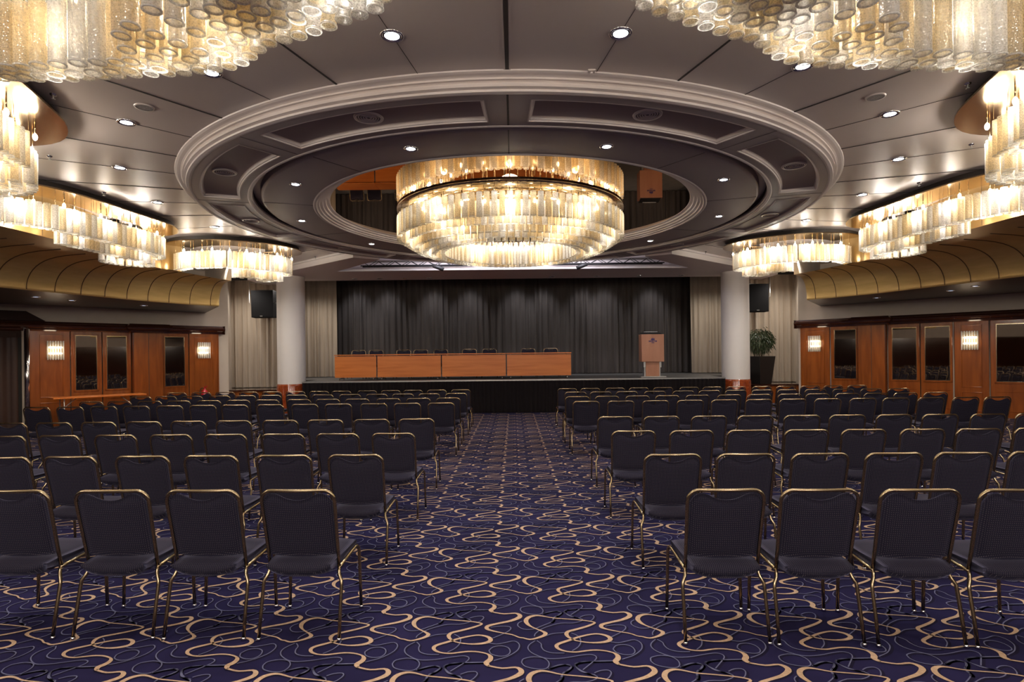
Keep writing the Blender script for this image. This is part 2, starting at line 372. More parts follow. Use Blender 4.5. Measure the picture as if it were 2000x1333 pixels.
def build_wall(side):
    nm = 'wall_left' if side < 0 else 'wall_right'
    xf = lambda s, d, z: wpt(side, s, d, z)
    m = MB()
    m.box((-0.1, -0.12, 0), (9.0, 0.0, H(1.36)), xf=xf); m.box((-0.1, -0.12, H(1.36)), (1.5, 0.0, H(2.6)), xf=xf)                 # masonry behind the panelling and up to the soffit
    wl = m.build(nm, CREAM); tag(wl, kind='structure')
    e = MB()                                                           # cream return beside the drapes
    p0 = (side*8.76, 17.6); p1 = (side*9.34, 19.3)
    e.add([(p0[0],p0[1],0),(p1[0],p1[1],0),(p1[0],p1[1],H(2.6)),(p0[0],p0[1],H(2.6)),
           (p0[0]+side*.4,p0[1]-.1,0),(p1[0]+side*.4,p1[1],0),(p1[0]+side*.4,p1[1],H(2.6)),(p0[0]+side*.4,p0[1]-.1,H(2.6))],
          [(0,1,2,3),(4,7,6,5),(0,3,7,4),(1,5,6,2),(0,4,5,1),(3,2,6,7)])
    e.build('wall_return', CREAM, wl)
    if side < 0:
        S = [('sconce',424,368,385,405),('mirror',367,313,321,358),('pilaster',312,256,0,0),('mirror',255,199,208,245),('mirror',198,137,147,187),('sconce',136,62,93,119)]
    else:
        S = [('sconce',1567,1622,1584,1605),('mirror',1624,1680,1632,1673),('pilaster',1683,1734,0,0),('mirror',1736,1798,1745,1791),('mirror',1799,1862,1809,1856),('sconce',1865,1933,1883,1911),('mirror',1935,2075,1948,2062)]
    sc_spots, mir = [], []
    bump = None
    for kind, a, b, c, d in S:
        s0, s1 = sorted((wall_s(a), wall_s(b)))
        q = MB()
        if kind == 'pilaster':
            q.box((s0, 0, 0), (s1, 0.26, 2.42), xf=xf)
            mid = (s0+s1)/2
            q.box((mid-0.006, 0.255, 0.1), (mid+0.006, 0.263, 2.40), 1, xf=xf)
            bump = (s0, s1)
            bevel(q.build('pilaster', [WOOD, JOINT], wl), 0.02, 3); continue
        q.box((s0+0.006, 0, 0), (s1-0.006, 0.06, 2.42), xf=xf)
        q.box((s0-0.006, 0, 0), (s0+0.006, 0.045, 2.42), 1, xf=xf)
        t = 0.018
        if kind == 'sconce':
            i0, i1 = s0+0.14, s1-0.14
            for z0, z1 in ((0.12, 0.60), (0.72, 2.28)):
                for aa, bb in (((i0, z0), (i1, z0+t)), ((i0, z1-t), (i1, z1)), ((i0, z0), (i0+t, z1)), ((i1-t, z0), (i1, z1))):
                    q.box((aa[0], 0.06, aa[1]), (bb[0], 0.072, bb[1]), xf=xf)
            sc_spots.append((wall_s(c)+wall_s(d))/2)
            sc_spots[-1] = (sc_spots[-1], abs(wall_s(c)-wall_s(d)))
        else:
            m0, m1 = sorted((wall_s(c), wall_s(d)))
            q.box((m0, 0.06, 0.15), (m1, 0.070, 0.16+0.018), xf=xf); q.box((m0, 0.06, 0.62), (m1, 0.070, 0.638), xf=xf)
            for aa, bb in (((m0-0.05, 0.83), (m1+0.05, 0.875)), ((m0-0.05, 2.27), (m1+0.05, 2.315)), ((m0-0.05, 0.83), (m0-0.005, 2.315)), ((m1+0.005, 0.83), (m1+0.05, 2.315))):
                q.box((aa[0], 0.06, aa[1]), (bb[0], 0.078, bb[1]), xf=xf)
            mir.append((m0, m1))
        bevel(q.build('wood_panel', [WOOD, JOINT], wl), 0.004, 1)
    q = MB(); e0 = min(wall_s(S[0][1]), wall_s(S[0][2]))
    q.box((e0-0.02, 0, 0), (e0+0.006, 0.075, 2.42), xf=xf); q.build('end_post', WOOD, wl)
    # cornice with a rounded nose that steps out around the pilaster
    last = wall_s(52) if side < 0 else 6.6
    prof = [(0.0,2.36),(0.05,2.37),(0.07,2.40),(0.075,2.43),(0.11,2.44),(0.15,2.46),(0.175,2.50),(0.165,2.545),(0.12,2.57),(0.115,2.60),(0.0,2.61)]
    path = [(e0-0.16, 0.04), (bump[0]-0.02, 0.04), (bump[0]-0.02, 0.28), (bump[1]+0.02, 0.28), (bump[1]+0.02, 0.04), (last+(2.0 if side < 0 else 0), 0.04)]
    pl = [wpt(side, s, d, 0)[:2] for s, d in path]
    c = MB(); c.sweep(pl, prof, side=(1 if side < 0 else -1), smooth=False)
    c.box((e0-0.16, -0.02, 2.36), (e0-0.14, 0.2, 2.61), xf=xf)
    c.build('cornice', WOODD, wl)
    if side < 0:                                                        # door opening with its drape on the left
        s0 = wall_s(44); d = MB()
        d.box((s0+0.02, 0.0, 0), (s0+3.0, 0.03, 2.4), xf=xf); d.build('door_recess', DARK, wl)
        d = MB(); d.box((wall_s(65), 0.0, 0), (wall_s(56), 0.07, 2.42), xf=xf); d.build('door_jamb', WOOD, wl)
        h = MB(); h.box((s0-0.05, 0.0, 2.61), (s0+3.0, 0.16, 2.84), xf=xf)
        h.add([xf(s0-0.42,0.0,2.61), xf(s0-0.05,0.0,2.84), xf(s0-0.05,0.0,2.61), xf(s0-0.42,0.16,2.61), xf(s0-0.05,0.16,2.84), xf(s0-0.05,0.16,2.61)],
              [(0,1,2),(3,5,4),(0,3,4,1),(0,2,5,3)]); h.build('door_header', MATTEW, wl)
        h = MB(); h.box((s0+0.05, 0.0, 2.20), (s0+3.0, 0.12, 2.36), xf=xf); h.build('pelmet', MATTEW, wl)
        k = MB(); pts = []; n = 60
        for i in range(n+1):
            s = s0+0.1+2.6*i/n; pts.append(wpt(side, s, 0.09+0.03*math.sin(i*1.1)+0.012*math.sin(i*2.7), 0)[:2])
        k.sweep(pts, [(0,0.01),(0,2.3)], smooth=True, caps=False)
        o = k.build('brown_curtain', BROWNC); tag(o, 'dark brown curtain hanging in the doorway at the far left edge', 'curtain')
        k = MB(); x, y, _ = wpt(side, wall_s(50), 0.17, 0)
        k.lathe([(0.0,0),(0.055,0),(0.055,2.40),(0,2.40)], (x, y), 20)
        o = k.build('chrome_pole', CHROME); tag(o, 'tall polished chrome pole beside the left doorway', 'pole')
    return wl, sc_spots, mir
wallL, scL, miL = build_wall(-1)
wallR, scR, miR = build_wall(1)

def mirrors(side, lst, labels):
    for (m0, m1), lab in zip(lst, labels):
        root = empty('wall_mirror', wpt(side, (m0+m1)/2, 0.06, 0.88))
        loc = Vector(root.location)
        xf = lambda s, d, z: tuple(Vector(wpt(side, s, d, z)) - loc)
        q = MB(); q.box((m0, 0.063, 0.885), (m1, 0.067, 2.262), xf=xf); q.build('mirror_pane', MIRROR, root)
        q = MB(); t = 0.012
        for a, b in (((m0-t,0.873),(m1+t,0.885)), ((m0-t,2.262),(m1+t,2.274)), ((m0-t,0.885),(m0,2.262)), ((m1,0.885),(m1+t,2.262))):
            q.box((a[0], 0.0615, a[1]), (b[0], 0.082, b[1]), xf=xf)
        q.build('frame', BRASS, root)
        tag(root, lab, 'mirror', 'smoked mirrors in the panelled walls')
mirrors(-1, miL, ['tall smoked mirror between the pilaster and the red fire extinguisher', 'tall smoked mirror just nearer than the left wall pilaster, above the table end', 'tall smoked mirror beside the left wall lamp above the folding table'])
mirrors(1, miR, ['tall smoked mirror between the far wall lamp and pilaster of the right wall', 'tall smoked mirror directly nearer than the right wall pilaster', 'tall smoked mirror beside the nearer wall lamp of the right wall, on its far side', 'wide smoked mirror cut by the right edge of the picture'])

def make_sconce():
    root = empty('wall_sconce'); wd, hh = 0.36, 0.47
    q = MB(); q.box((-wd/2+0.02, 0, 0.02), (wd/2-0.02, 0.02, hh-0.02)); q.build('back_plate', BRASS, root)
    for z in (hh*0.34, hh*0.66):
        q = MB(); q.tube([(-wd/2+0.05, 0.055, z), (wd/2-0.05, 0.055, z)], 0.017, 8); q.build('lamp', SCONM, root)
    for i in range(7):
        q = MB(); x = -wd/2 + 0.026 + i*(wd-0.052)/6
        q.tube([(x, 0.10, 0), (x, 0.10, hh)], 0.017, 10); q.build('glass_rod', TUBEC, root)
    return root
proto = make_sconce(); first = True
labs = {-1: ['lit glass rod wall lamp above the fire extinguisher on the left wall', 'lit glass rod wall lamp next to the chrome pole on the left wall'],
        1: ['lit glass rod wall lamp at the far end of the right wall', 'lit glass rod wall lamp between two mirrors nearer on the right wall']}
for side, lst in ((-1, scL), (1, scR)):
    for k, (s, _) in enumerate(lst):
        x, y, z = wpt(side, s, 0.062, 1.655)
        rz = math.atan2(-0.659, -side*0.752) - math.pi/2
        if first: o = proto; o.location = (x, y, z); o.rotation_euler = (0, 0, rz); first = False
        else: o = dup(proto, (x, y, z), rz)
        tag(o, labs[side][k], 'wall lamp', 'wall lamps with glass rods')
        lx, ly, lz = wpt(side, s, 0.30, 1.89)
        light('sconce_light', 'POINT', (lx, ly, lz), P_SCONCE, WARM, 0.12)

# back walls, out of frame behind the drapes and the viewer
m = MB()
m.box((-10, 21.3, 0), (10, 21.45, H(3.4)))
m.box((-15, -6.2, 0), (15, -6.0, H(2.6))); m.box((-15.2, -6.2, 0), (-15, 12, H(2.6))); m.box((15, -6.2, 0), (15.2, 12, H(2.6)))
m.box((-9.9, 19.35, 0), (-7.3, 19.5, H(2.6))); m.box((7.3, 19.35, 0), (9.9, 19.5, H(2.6)))
tag(m.build('wall_back', CREAM), kind='structure')
q = MB(); q.box((-14.9,-6.0,0),(14.9,-5.9,2.5)); q.box((-15,-6,0),(-14.9,12,2.5)); q.box((14.9,-6,0),(15,12,2.5)); tag(q.build('wall_rear', WOODD), kind='structure')

# ================================================================== CEILING
hc = H(2.595)
m = MB()
def arc(r, a0, a1, n, sx=1): return [(CX + r*math.sin(a0+(a1-a0)*i/n), CY + r*math.cos(a0+(a1-a0)*i/n)) for i in range(n+1)]
aE = math.atan2(3.85, 14.05-CY)
outline = [(-15.1,-6.1),(15.1,-6.1),(15.1,9),(10.5,12),(10.5,19.6),(8.2,19.6),(8.2,17.94),(6.2,16.15),(3.85,14.05)]
outline += [(3.3,13.6),(-3.3,13.6),(-3.85,14.05),(-6.2,16.15),(-8.2,17.94),(-8.2,19.6),(-10.5,19.6),(-10.5,12),(-15.1,9)]
m.add([(x,y,hc) for x,y in outline] , [tuple(reversed(range(len(outline))))])
ceil = m.build('ceiling', CEIL); tag(ceil, kind='structure')
# radial joints
m = MB()
def strip(a, r0, r1, wd, z, mi=0):
    d = Vector((math.sin(a), -math.cos(a))); n = Vector((-d.y, d.x))*wd/2; c = Vector((CX, CY))
    p = [c+d*r0-n, c+d*r0+n, c+d*r1+n, c+d*r1-n]
    m.add([(q.x, q.y, z) for q in p] + [(q.x, q.y, z+0.004) for q in p], [(3,2,1,0),(4,5,6,7),(0,1,5,4),(1,2,6,5),(2,3,7,6),(3,0,4,7)], mi)
for k in range(20):
    a = k*math.pi/10
    if 0.78 < abs(((a+math.pi) % (2*math.pi)) - math.pi)/math.pi: continue
    if k == 0: strip(a, 5.12, 11.5, 0.034, hc-0.006); strip(a+0.0048, 5.15, 11.5, 0.012, hc-0.008, 1); strip(a-0.0048, 5.15, 11.5, 0.012, hc-0.008, 1)
    else: strip(a, 5.12, 8.2, 0.020, hc-0.005)
    if 0.7 < abs(((a+math.pi/20+math.pi) % (2*math.pi)) - math.pi)/math.pi: continue
    strip(a+math.pi/20, 5.15, 8.0, 0.0035, hc-0.004)
m.build('panel_joint', [JOINT, CEIL], ceil)
# ring: outer moulding, flat ring, inner moulding, disc, mirror moulding
m = MB(); N = 160
m.lathe([(5.26,hc+.01),(5.25,hc-.012),(5.225,hc-.02),(5.185,hc-.024),(5.165,hc-.03),(5.165,H(2.548)),(5.14,H(2.545)),(5.125,H(2.535)),(5.125,H(2.520)),(5.15,H(2.516)),(5.155,H(2.485)),(5.13,H(2.480)),(5.115,H(2.476)),(5.115,H(2.470)),(5.125,H(2.468)),(5.12,H(2.452)),(5.085,H(2.447)),(5.06,H(2.45))], (CX,CY), 220, 0, False)
m.build('ring_moulding', MOULD, ceil)
m = MB()
m.lathe([(5.07,H(2.452)),(4.945,H(2.452))], (CX,CY), N); m.lathe([(4.435,H(2.452)),(4.31,H(2.452))], (CX,CY), N)
for k in range(10): m.lathe([(4.95,H(2.452)),(4.43,H(2.452))], (CX,CY), 6, 0, False, R(36*k-2.7-90), R(36*k+2.7-90))
m.lathe([(4.15,H(2.62)),(4.15,H(2.50)),(4.14,H(2.485)),(4.10,H(2.48)),(3.36,H(2.48))], (CX,CY), N)
m.build('ring_soffit', RING, ceil)
m = MB(); m.lathe([(4.33,H(2.450)),(4.315,H(2.443)),(4.29,H(2.443)),(4.285,H(2.46)),(4.265,H(2.465)),(4.262,H(2.50)),(4.255,H(2.505)),(4.255,H(2.52))], (CX,CY), 220, 0, False)
m.build('inner_moulding', MOULD, ceil)
m = MB(); m.lathe([(4.256,H(2.50)),(4.256,H(2.62)),(4.15,H(2.62))], (CX,CY), N); m.build('shadow_gap', JOINT, ceil)
m = MB(); m.lathe([(3.38,H(2.478)),(3.36,H(2.470)),(3.33,H(2.470)),(3.32,H(2.49)),(3.28,H(2.495)),(3.275,H(2.515)),(3.23,H(2.52)),(3.225,H(2.545)),(3.18,H(2.55)),(3.175,H(2.575)),(3.12,H(2.58)),(3.11,H(2.595))], (CX,CY), 220, 0, False)
m.build('mirror_moulding', MOULD, ceil)
m = MB(); m.lathe([(3.14,H(2.588)),(1.0,H(2.588)),(0.0,H(2.588))], (CX,CY), N); m.build('mirror_disc', AMBER, ceil)
# sunk panels in the flat ring
for k in range(10):
    b0, b1 = R(36*k+2.6-90), R(36*k+33.4-90)
    q = MB(); w_ = .022; dd = .055
    pin = [(4.425,H(2.446)),(4.44,H(2.446)),(4.445,H(2.458)),(4.458,H(2.462)),(4.46,H(2.49)),(4.475,H(2.494))]
    q.lathe(pin, (CX,CY), 28, 0, False, b0, b1)
    q.lathe([(4.955-(r-4.425), z) for r, z in pin], (CX,CY), 28, 0, False, b0, b1)
    for b, sg in ((b0,1),(b1,-1)):
        for (ra, za), (rb, zb) in zip(pin, pin[1:]):
            ta, tb = (ra-4.425)/4.7*sg, (rb-4.425)/4.7*sg
            P4 = []
            for r, tt, zz in ((4.43,ta,za),(4.95,ta,za),(4.95,tb,zb),(4.43,tb,zb)): P4.append((CX+r*math.cos(b+tt), CY+r*math.sin(b+tt), zz))
            q.add(P4, [(0,1,2,3)])
    q.lathe([(4.46,H(2.494)),(4.92,H(2.494))], (CX,CY), 28, 1, False, b0, b1)
    q.build('ring_frame', [MOULD, RINGP], ceil)
m = MB()
for k in range(10):
    a = R(36*k); strip(a, 4.31, 5.07, 0.006 if k else 0.02, H(2.450)); strip(a, 3.37, 4.12, 0.006 if k else 0.014, H(2.477))
m.build('ring_joint', JOINT, ceil)

def at_ring(ang, r, z): return (CX + r*math.sin(R(ang)), CY - r*math.cos(R(ang)), z)
# air diffusers
def make_diffuser():
    root = empty('air_diffuser'); q = MB()
    q.lathe([(0.155,0),(0.15,-0.012),(0.125,-0.014),(0.12,-0.004)], n=32); q.build('outer_ring', CEIL, root)
    for r in (0.10, 0.075, 0.05, 0.025):
        q = MB(); q.lathe([(r+0.012,-0.003),(r+0.004,-0.014),(r-0.006,-0.004)], n=28); q.build('cone_ring', CEIL, root)
    q = MB(); q.lathe([(0.12,-0.002),(0,-0.002)], n=28); q.build('core', DARK, root)
    return root
proto = make_diffuser(); first = True
for k in range(10):
    ang = 18+36*k
    if 140 < ang < 220: continue
    sd = 'right' if ang < 180 else 'left'; n = (k if ang < 180 else 9-k)
    loc = at_ring(ang, 4.70, H(2.492))
    if first: o = proto; o.location = loc; first = False
    else: o = dup(proto, loc)
    tag(o, f'round air diffuser in the {ORD[n]} ring panel to the {sd} of the centre joint', 'air diffuser', 'air diffusers in the ceiling ring')

# recessed downlights
def make_downlight(lampm, r=0.095):
    root = empty('recessed_downlight'); q = MB()
    q.lathe([(r,0.0),(r,-0.010),(r*0.88,-0.014),(r*0.80,-0.010),(r*0.74,0.0)], n=32); q.build('trim_ring', CHROME, root)
    q = MB(); q.lathe([(r*0.76,-0.004),(r*0.62,-0.0075)], n=28); q.build('reflector', MATS['dark_reflector'], root)
    q = MB(); q.lathe([(r*0.63,-0.0075),(0,-0.0075)], n=28); q.build('lamp', lampm, root)
    return root
pd = make_downlight(DOWNM); first = True
for k in range(20):
    ang = 9+18*k
    if 145 < ang < 215: continue
    sd = 'right' if ang < 180 else 'left'; n = k if ang < 180 else 19-k
    loc = at_ring(ang, 5.9, hc-0.001)
    if first: o = pd; o.location = loc; first = False
    else: o = dup(pd, loc)
    tag(o, f'chrome downlight of the outer ceiling circle, {ORD[n]} {sd} of the long centre joint', 'downlight', 'downlights in the outer ceiling circle')
    light('downlight_beam', 'SPOT', (loc[0], loc[1], loc[2]-0.03), P_DOWN, COOL, 0.06, 100, blend=0.9)
pi = make_downlight(DOWNM, 0.085); first = True
for k in range(10):
    ang = 18+36*k
    sd = 'right' if ang < 180 else 'left'; n = k if ang < 180 else 9-k
    loc = at_ring(ang, 3.78, H(2.479))
    if first: o = pi; o.location = loc; first = False
    else: o = dup(pi, loc)
    tag(o, f'small chrome downlight around the central mirror, {ORD[n]} {sd} of the centre joint', 'downlight', 'downlights around the central mirror')
    light('downlight_beam', 'SPOT', (loc[0], loc[1], loc[2]-0.03), P_DOWN*0.7, COOL, 0.05, 95, blend=0.9)

# little ceiling fittings
for px, py, side in ((282,209,'left'), (1710,189,'right')):
    x, y = at_height(px, py, hc)
    root = empty('ceiling_speaker', (x, y, hc)); q = MB()
    q.lathe([(0.095,-0.001),(0.09,-0.012),(0.078,-0.012)], n=32); q.build('rim', CEIL, root)
    q = MB(); q.lathe([(0.08,-0.009),(0,-0.009)], n=32); q.build('grille', noisy(mat('speaker_grille', (.3,.27,.25), .5), (.12,.10,.09), (.40,.36,.34), 160.0) if 'speaker_grille' not in MATS else MATS['speaker_grille'], root)
    tag(root, f'round flush loudspeaker grille beside a downlight, {side} side of the ceiling', 'speaker', 'flush ceiling speakers')
x, y = at_height(1155, 138, hc); q = MB(); q.box((x-.035,y-.035,hc-.015),(x+.035,y+.035,hc)); q.box((x-.012,y-.012,hc-.03),(x+.012,y+.012,hc-.015))
tag(bevel(q.build('ceiling_sensor', MOULD), .004), 'tiny square ceiling sensor at the edge of the white ring moulding', 'sensor')
sp = [((104,184),'left ceiling sprinkler head nearest the viewer'), ((97,305),'left ceiling sprinkler head right of the hanging glass cluster'), ((203,376),'left ceiling sprinkler head above the curled chandelier'),
      ((1890,163),'right ceiling sprinkler head nearest the viewer'), ((1897,282),'right ceiling sprinkler head beside the edge chandelier'), ((1795,357),'right ceiling sprinkler head above the curled chandelier'),
      ((474,476),'far left sprinkler head above the chandelier before the column'), ((1520,464),'far right sprinkler head above the chandelier before the column'), ((616,502),'left sprinkler head in front of the white beam'), ((1378,492),'right sprinkler head in front of the white beam')]
for (px, py), lab in sp:
    x, y = at_height(px, py, hc); root = empty('sprinkler', (x, y, hc)); q = MB()
    q.lathe([(0.032,0),(0.028,-0.012),(0.012,-0.016)], n=16); q.build('escutcheon', CHROME, root)
    q = MB(); q.tube([(0,0,-.01),(0,0,-.045)], .007, 8); q.lathe([(0,-.045),(.018,-.046),(.018,-.049),(0,-.049)], n=12); q.build('nozzle', STEEL, root)
    tag(root, lab, 'sprinkler', 'sprinkler heads on the ceiling')

# ================================================================== STAGE OPENING: beams, recess, truss
hb = H(2.41)
def mirror_pts(P, s): return [(x*s, y) for x, y in P]
for side in (-1, 1):
    m = MB()
    face = mirror_pts([(8.2,17.94),(6.2,16.15),(3.86,14.06)], side)
    # light front face with a small step
    a = MB()
    for p, q2 in zip(face, face[1:]):
        for (o0, z0), (o1, z1) in (((0.0, hb),(0.0, H(2.545))), ((0.0,H(2.545)),(0.05,H(2.55))), ((0.05,H(2.55)),(0.05,hc))):
            n = Vector((q2[1]-p[1], -(q2[0]-p[0]))).normalized()
            if n.y > 0: n = -n
            a.add([(p[0]+n.x*o0,p[1]+n.y*o0,z0),(q2[0]+n.x*o0,q2[1]+n.y*o0,z0),(q2[0]+n.x*o1,q2[1]+n.y*o1,z1),(p[0]+n.x*o1,p[1]+n.y*o1,z1)], [(0,1,2,3)])
    under = mirror_pts([(8.2,17.94),(6.2,16.15),(3.86,14.06),(3.3,14.42),(4.96,16.35),(4.96,18.3),(7.7,18.3),(7.7,19.34),(8.2,19.34)], side)
    m.add([(x,y,hb) for x,y in under] + [(x,y,hc+.02) for x,y in under], [tuple(range(9)), tuple(range(9,18))] + [(i,(i+1)%9,(i+1)%9+9,i+9) for i in range(2,9)])
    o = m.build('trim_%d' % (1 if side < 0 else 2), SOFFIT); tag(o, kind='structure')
    a.build('beam_face', WHITE, o)
    b = MB(); p0, p1 = (side*3.3,14.42), (side*4.96,16.35)
    b.add([(p0[0],p0[1],hb),(p1[0],p1[1],hb),(p1[0],p1[1],H(3.1)),(p0[0],p0[1],H(3.1))], [(0,1,2,3)]); b.build('recess_side', WHITE, o)
m = MB(); m.box((-4.96,16.35,hb),(4.96,18.3,H(2.52)))
o = m.build('trim_3', SOFFIT); tag(o, kind='structure')
b = MB(); b.box((-5.0,16.36,H(2.50)),(5.0,16.40,H(3.1))); b.box((-4.96,16.335,hb+.004),(4.96,16.35,H(2.53))); b.build('recess_face', WHITE, o)
b = MB(); b.box((-6,13.5,H(3.1)),(6,16.5,H(3.15))); b.box((-6,13.4,H(2.62)),(6,13.5,H(3.15))); b.build('recess_ceiling', WHITE, o)
m = MB(); m.box((-10,18.3,H(3.3)),(10,21.4,H(3.4))); m.box((-10,18.22,H(2.45)),(10,18.3,H(3.4))); tag(m.build('trim_4', DARK), kind='structure')
light('recess_light', 'AREA', (0,15.2,H(2.98)), 110, (0.88,0.88,1.0)); bpy.data.lights['recess_light'].shape='RECTANGLE'; bpy.data.lights['recess_light'].size=5; bpy.data.lights['recess_light'].size_y=0.3

def truss(x0, x1, y, z, lab):
    root = empty('lighting_truss', ((x0+x1)/2, y, z)); c = (x0+x1)/2
    for dy in (-.1,.1):
        for dz in (0,.13):
            q = MB(); q.tube([(x0-c,dy,dz),(x1-c,dy,dz)], .016, 6); q.build('chord', STEEL if dz else BLACK, root)
    n = int((x1-x0)/.22); q = MB()
    for i in range(n):
        a = x0-c+(x1-x0)*i/n; b = x0-c+(x1-x0)*(i+1)/n
        for dy in (-.1,.1): q.tube([(a,dy,0 if i%2 else .13),(b,dy,.13 if i%2 else 0)], .009, 5)
    q.build('lattice', BLACK, root)
    q = MB()
    for xx in (x0+.3-c, x1-.3-c): q.tube([(xx,0,.13),(xx,0,H(3.1)-z)], .012, 6)
    q.build('hanger', BLACK, root)
    tag(root, lab, 'truss', 'lighting trusses in the recess before the stage')
truss(-4.15, -1.0, 15.95, H(2.485), 'black lighting truss behind the left side of the central chandelier')
truss(1.0, 4.15, 15.95, H(2.485), 'black lighting truss behind the right side of the central chandelier')
def spot_fix(px, side, lab):
    x = (px-VX)/F*15.7; root = empty('stage_spotlight', (x, 15.85, H(2.40))); q = MB()
    q.tube([(-side*.16,0,.07),(side*.12,0,-.04)], .055, 14); q.build('lamp_body', BLACK, root)
    q = MB(); q.tube([(0,0,.02),(0,0,.14)], .012, 6); q.build('clamp', BLACK, root)
    tag(root, lab, 'spotlight', 'spotlights on the lighting trusses')
spot_fix(858, 1, 'black stage spotlight tilted beside the left rim of the central chandelier')
spot_fix(1138, -1, 'black stage spotlight tilted beside the right rim of the central chandelier')
x, y = at_height(671, 497, hc); x -= .04; y += .03; q = MB(); q.box((x-.045,y-.05,hc-.16),(x+.045,y+.05,hc)); q.box((x-.03,y-.06,hc-.14),(x+.03,y-.05,hc-.03))
tag(bevel(q.build('small_speaker', STEEL), .006), 'small grey box hanging in front of the left white beam', 'speaker')

# columns
for side in (-1, 1):
    x = side*6.66 + 0.0; y = 17.4; q = MB()
    q.lathe([(0.40,0.86),(0.40,hb)], (x,y), 48); o = q.build('column', COLUMN)
    b = MB(); b.lathe([(0.425,0.0),(0.425,0.80),(0.415,0.84),(0.40,0.862)], (x,y), 48); b.build('marble_base', MARBLE, o)
    tag(o, 'round white column with red marble base, %s of the stage' % ('left' if side<0 else 'right'), 'column', 'columns flanking the stage', 'structure')

# ================================================================== DRAPES
def drape(name, p0, p1, z0, z1, amp, pitch, m, lab, seed=1, group=None):
    rnd = random.Random(seed); p0, p1 = Vector(p0), Vector(p1); L = (p1-p0).length; d = (p1-p0)/L; n = Vector((-d.y,d.x))
    if n.y > 0: n = -n
    cnt = int(L/pitch*8); ph = 0; rows = 7; grid = []
    phs = []
    for i in range(cnt+1):
        ph += 2*math.pi/8*(0.6+0.8*rnd.random()); phs.append(ph)
    for r in range(rows):
        t = r/(rows-1); row = []
        for i in range(cnt+1):
            w_ = (0.75 + 0.35*math.sin(phs[i]*0.13+seed)) * amp
            off = w_*(math.sin(phs[i]) + 0.35*math.sin(phs[i]*2.3+1+t*0.8))*(1.0-0.45*t) 
            q = p0 + d*(L*i/cnt + 0.25*amp*math.sin(phs[i]*0.5+t*2.0)) + n*off
            row.append((q.x, q.y, z0+(z1-z0)*t))
        grid.append(row)
    mb = MB(); vs = [v for row in grid for v in row]; c = cnt+1
    mb.add(vs, [(r*c+i, r*c+i+1, (r+1)*c+i+1, (r+1)*c+i) for r in range(rows-1) for i in range(cnt)], 0, True)
    o = mb.build(name, m); tag(o, lab, 'curtain', group); return o
SX = lambda px, z: (px-VX)/F*z
DZ = 0.95
drape('black_curtain', (-6.75, 20.9), (6.7, 20.9), DZ+.02, H(3.2), .055, .21, BLACKC, 'wide black pleated curtain behind the stage', 3)
drape('beige_curtain', (-7.6, 20.0), (-6.13, 20.15), DZ+.02, H(3.2), .08, .18, BEIGE, 'beige curtain between the left column and the black stage curtain', 5, 'beige curtains around the stage')
drape('beige_curtain', (7.55, 20.0), (6.18, 20.15), DZ+.02, H(3.2), .08, .18, BEIGE, 'beige curtain between the right column and the black stage curtain', 6, 'beige curtains around the stage')
drape('beige_curtain', (-9.32, 19.05), (-7.2, 19.2), .68, H(2.58), .075, .19, BEIGE, 'long beige window curtain behind the left hanging speaker', 8, 'beige curtains around the stage')
drape('beige_curtain', (9.30, 19.05), (7.2, 19.2), .68, H(2.58), .075, .19, BEIGE, 'long beige window curtain behind the potted plant', 9, 'beige curtains around the stage')

# window benches
for side in (-1,1):
    root = empty('window_bench', (side*8.3, 18.3, 0)); q = MB()
    q.box((-0.85,-.35,0.61),(0.95,.55,0.66)); bevel(q.build('bench_top', WOODD, root), .01)
    q = MB(); q.box((-0.80,-.30,0.0),(0.9,.5,0.61)); q.build('bench_body', WOOD, root)
    tag(root, 'low dark wood window bench %s' % ('beside the left white column' if side<0 else 'under the potted plant'), 'bench', 'window benches')

# ================================================================== STAGE
root = empty('stage', (0, 16.6, 0)); ys = 16.6
q = MB(); q.box((-6.05,0,DZ-.05),(6.05,4.6,DZ)); q.box((-7.15,1.3,DZ-.05),(-6.05,4.6,DZ-.001)); q.box((6.05,1.3,DZ-.05),(7.15,4.6,DZ-.001)); q.box((-7.7,3.2,DZ-.05),(-7.15,4.6,DZ-.001)); q.box((7.15,3.2,DZ-.05),(7.7,4.6,DZ-.001)); q.build('deck', DECK, root)
q = MB(); q.box((-6.06,-.012,DZ-.04),(6.06,0.0,DZ)); q.build('edge_strip', STEEL, root)
q = MB(); pts = []; rnd = random.Random(2); n = 760; ph = 0
for i in range(n+1):
    ph += 0.85*(.6+.8*rnd.random()); pts.append((-6.05+12.1*i/n, -.035+.02*math.sin(ph)))
q.sweep(pts, [(0,.01),(0,DZ-.035)], smooth=True, caps=False)
q.build('skirt', SKIRT, root)
for sx in (-1,1):
    q = MB(); lo, hi = (6.03,6.05) if sx>0 else (-6.05,-6.03); q.box((lo,0,.01),(hi,1.32,DZ-.05))
    lo, hi = (6.05,7.15) if sx>0 else (-7.15,-6.05); q.box((lo,1.3,0.01),(hi,1.32,DZ-.05)); q.build('side_skirt', SKIRT, root)
tag(root, 'raised stage with grey deck and black pleated skirt', 'stage')

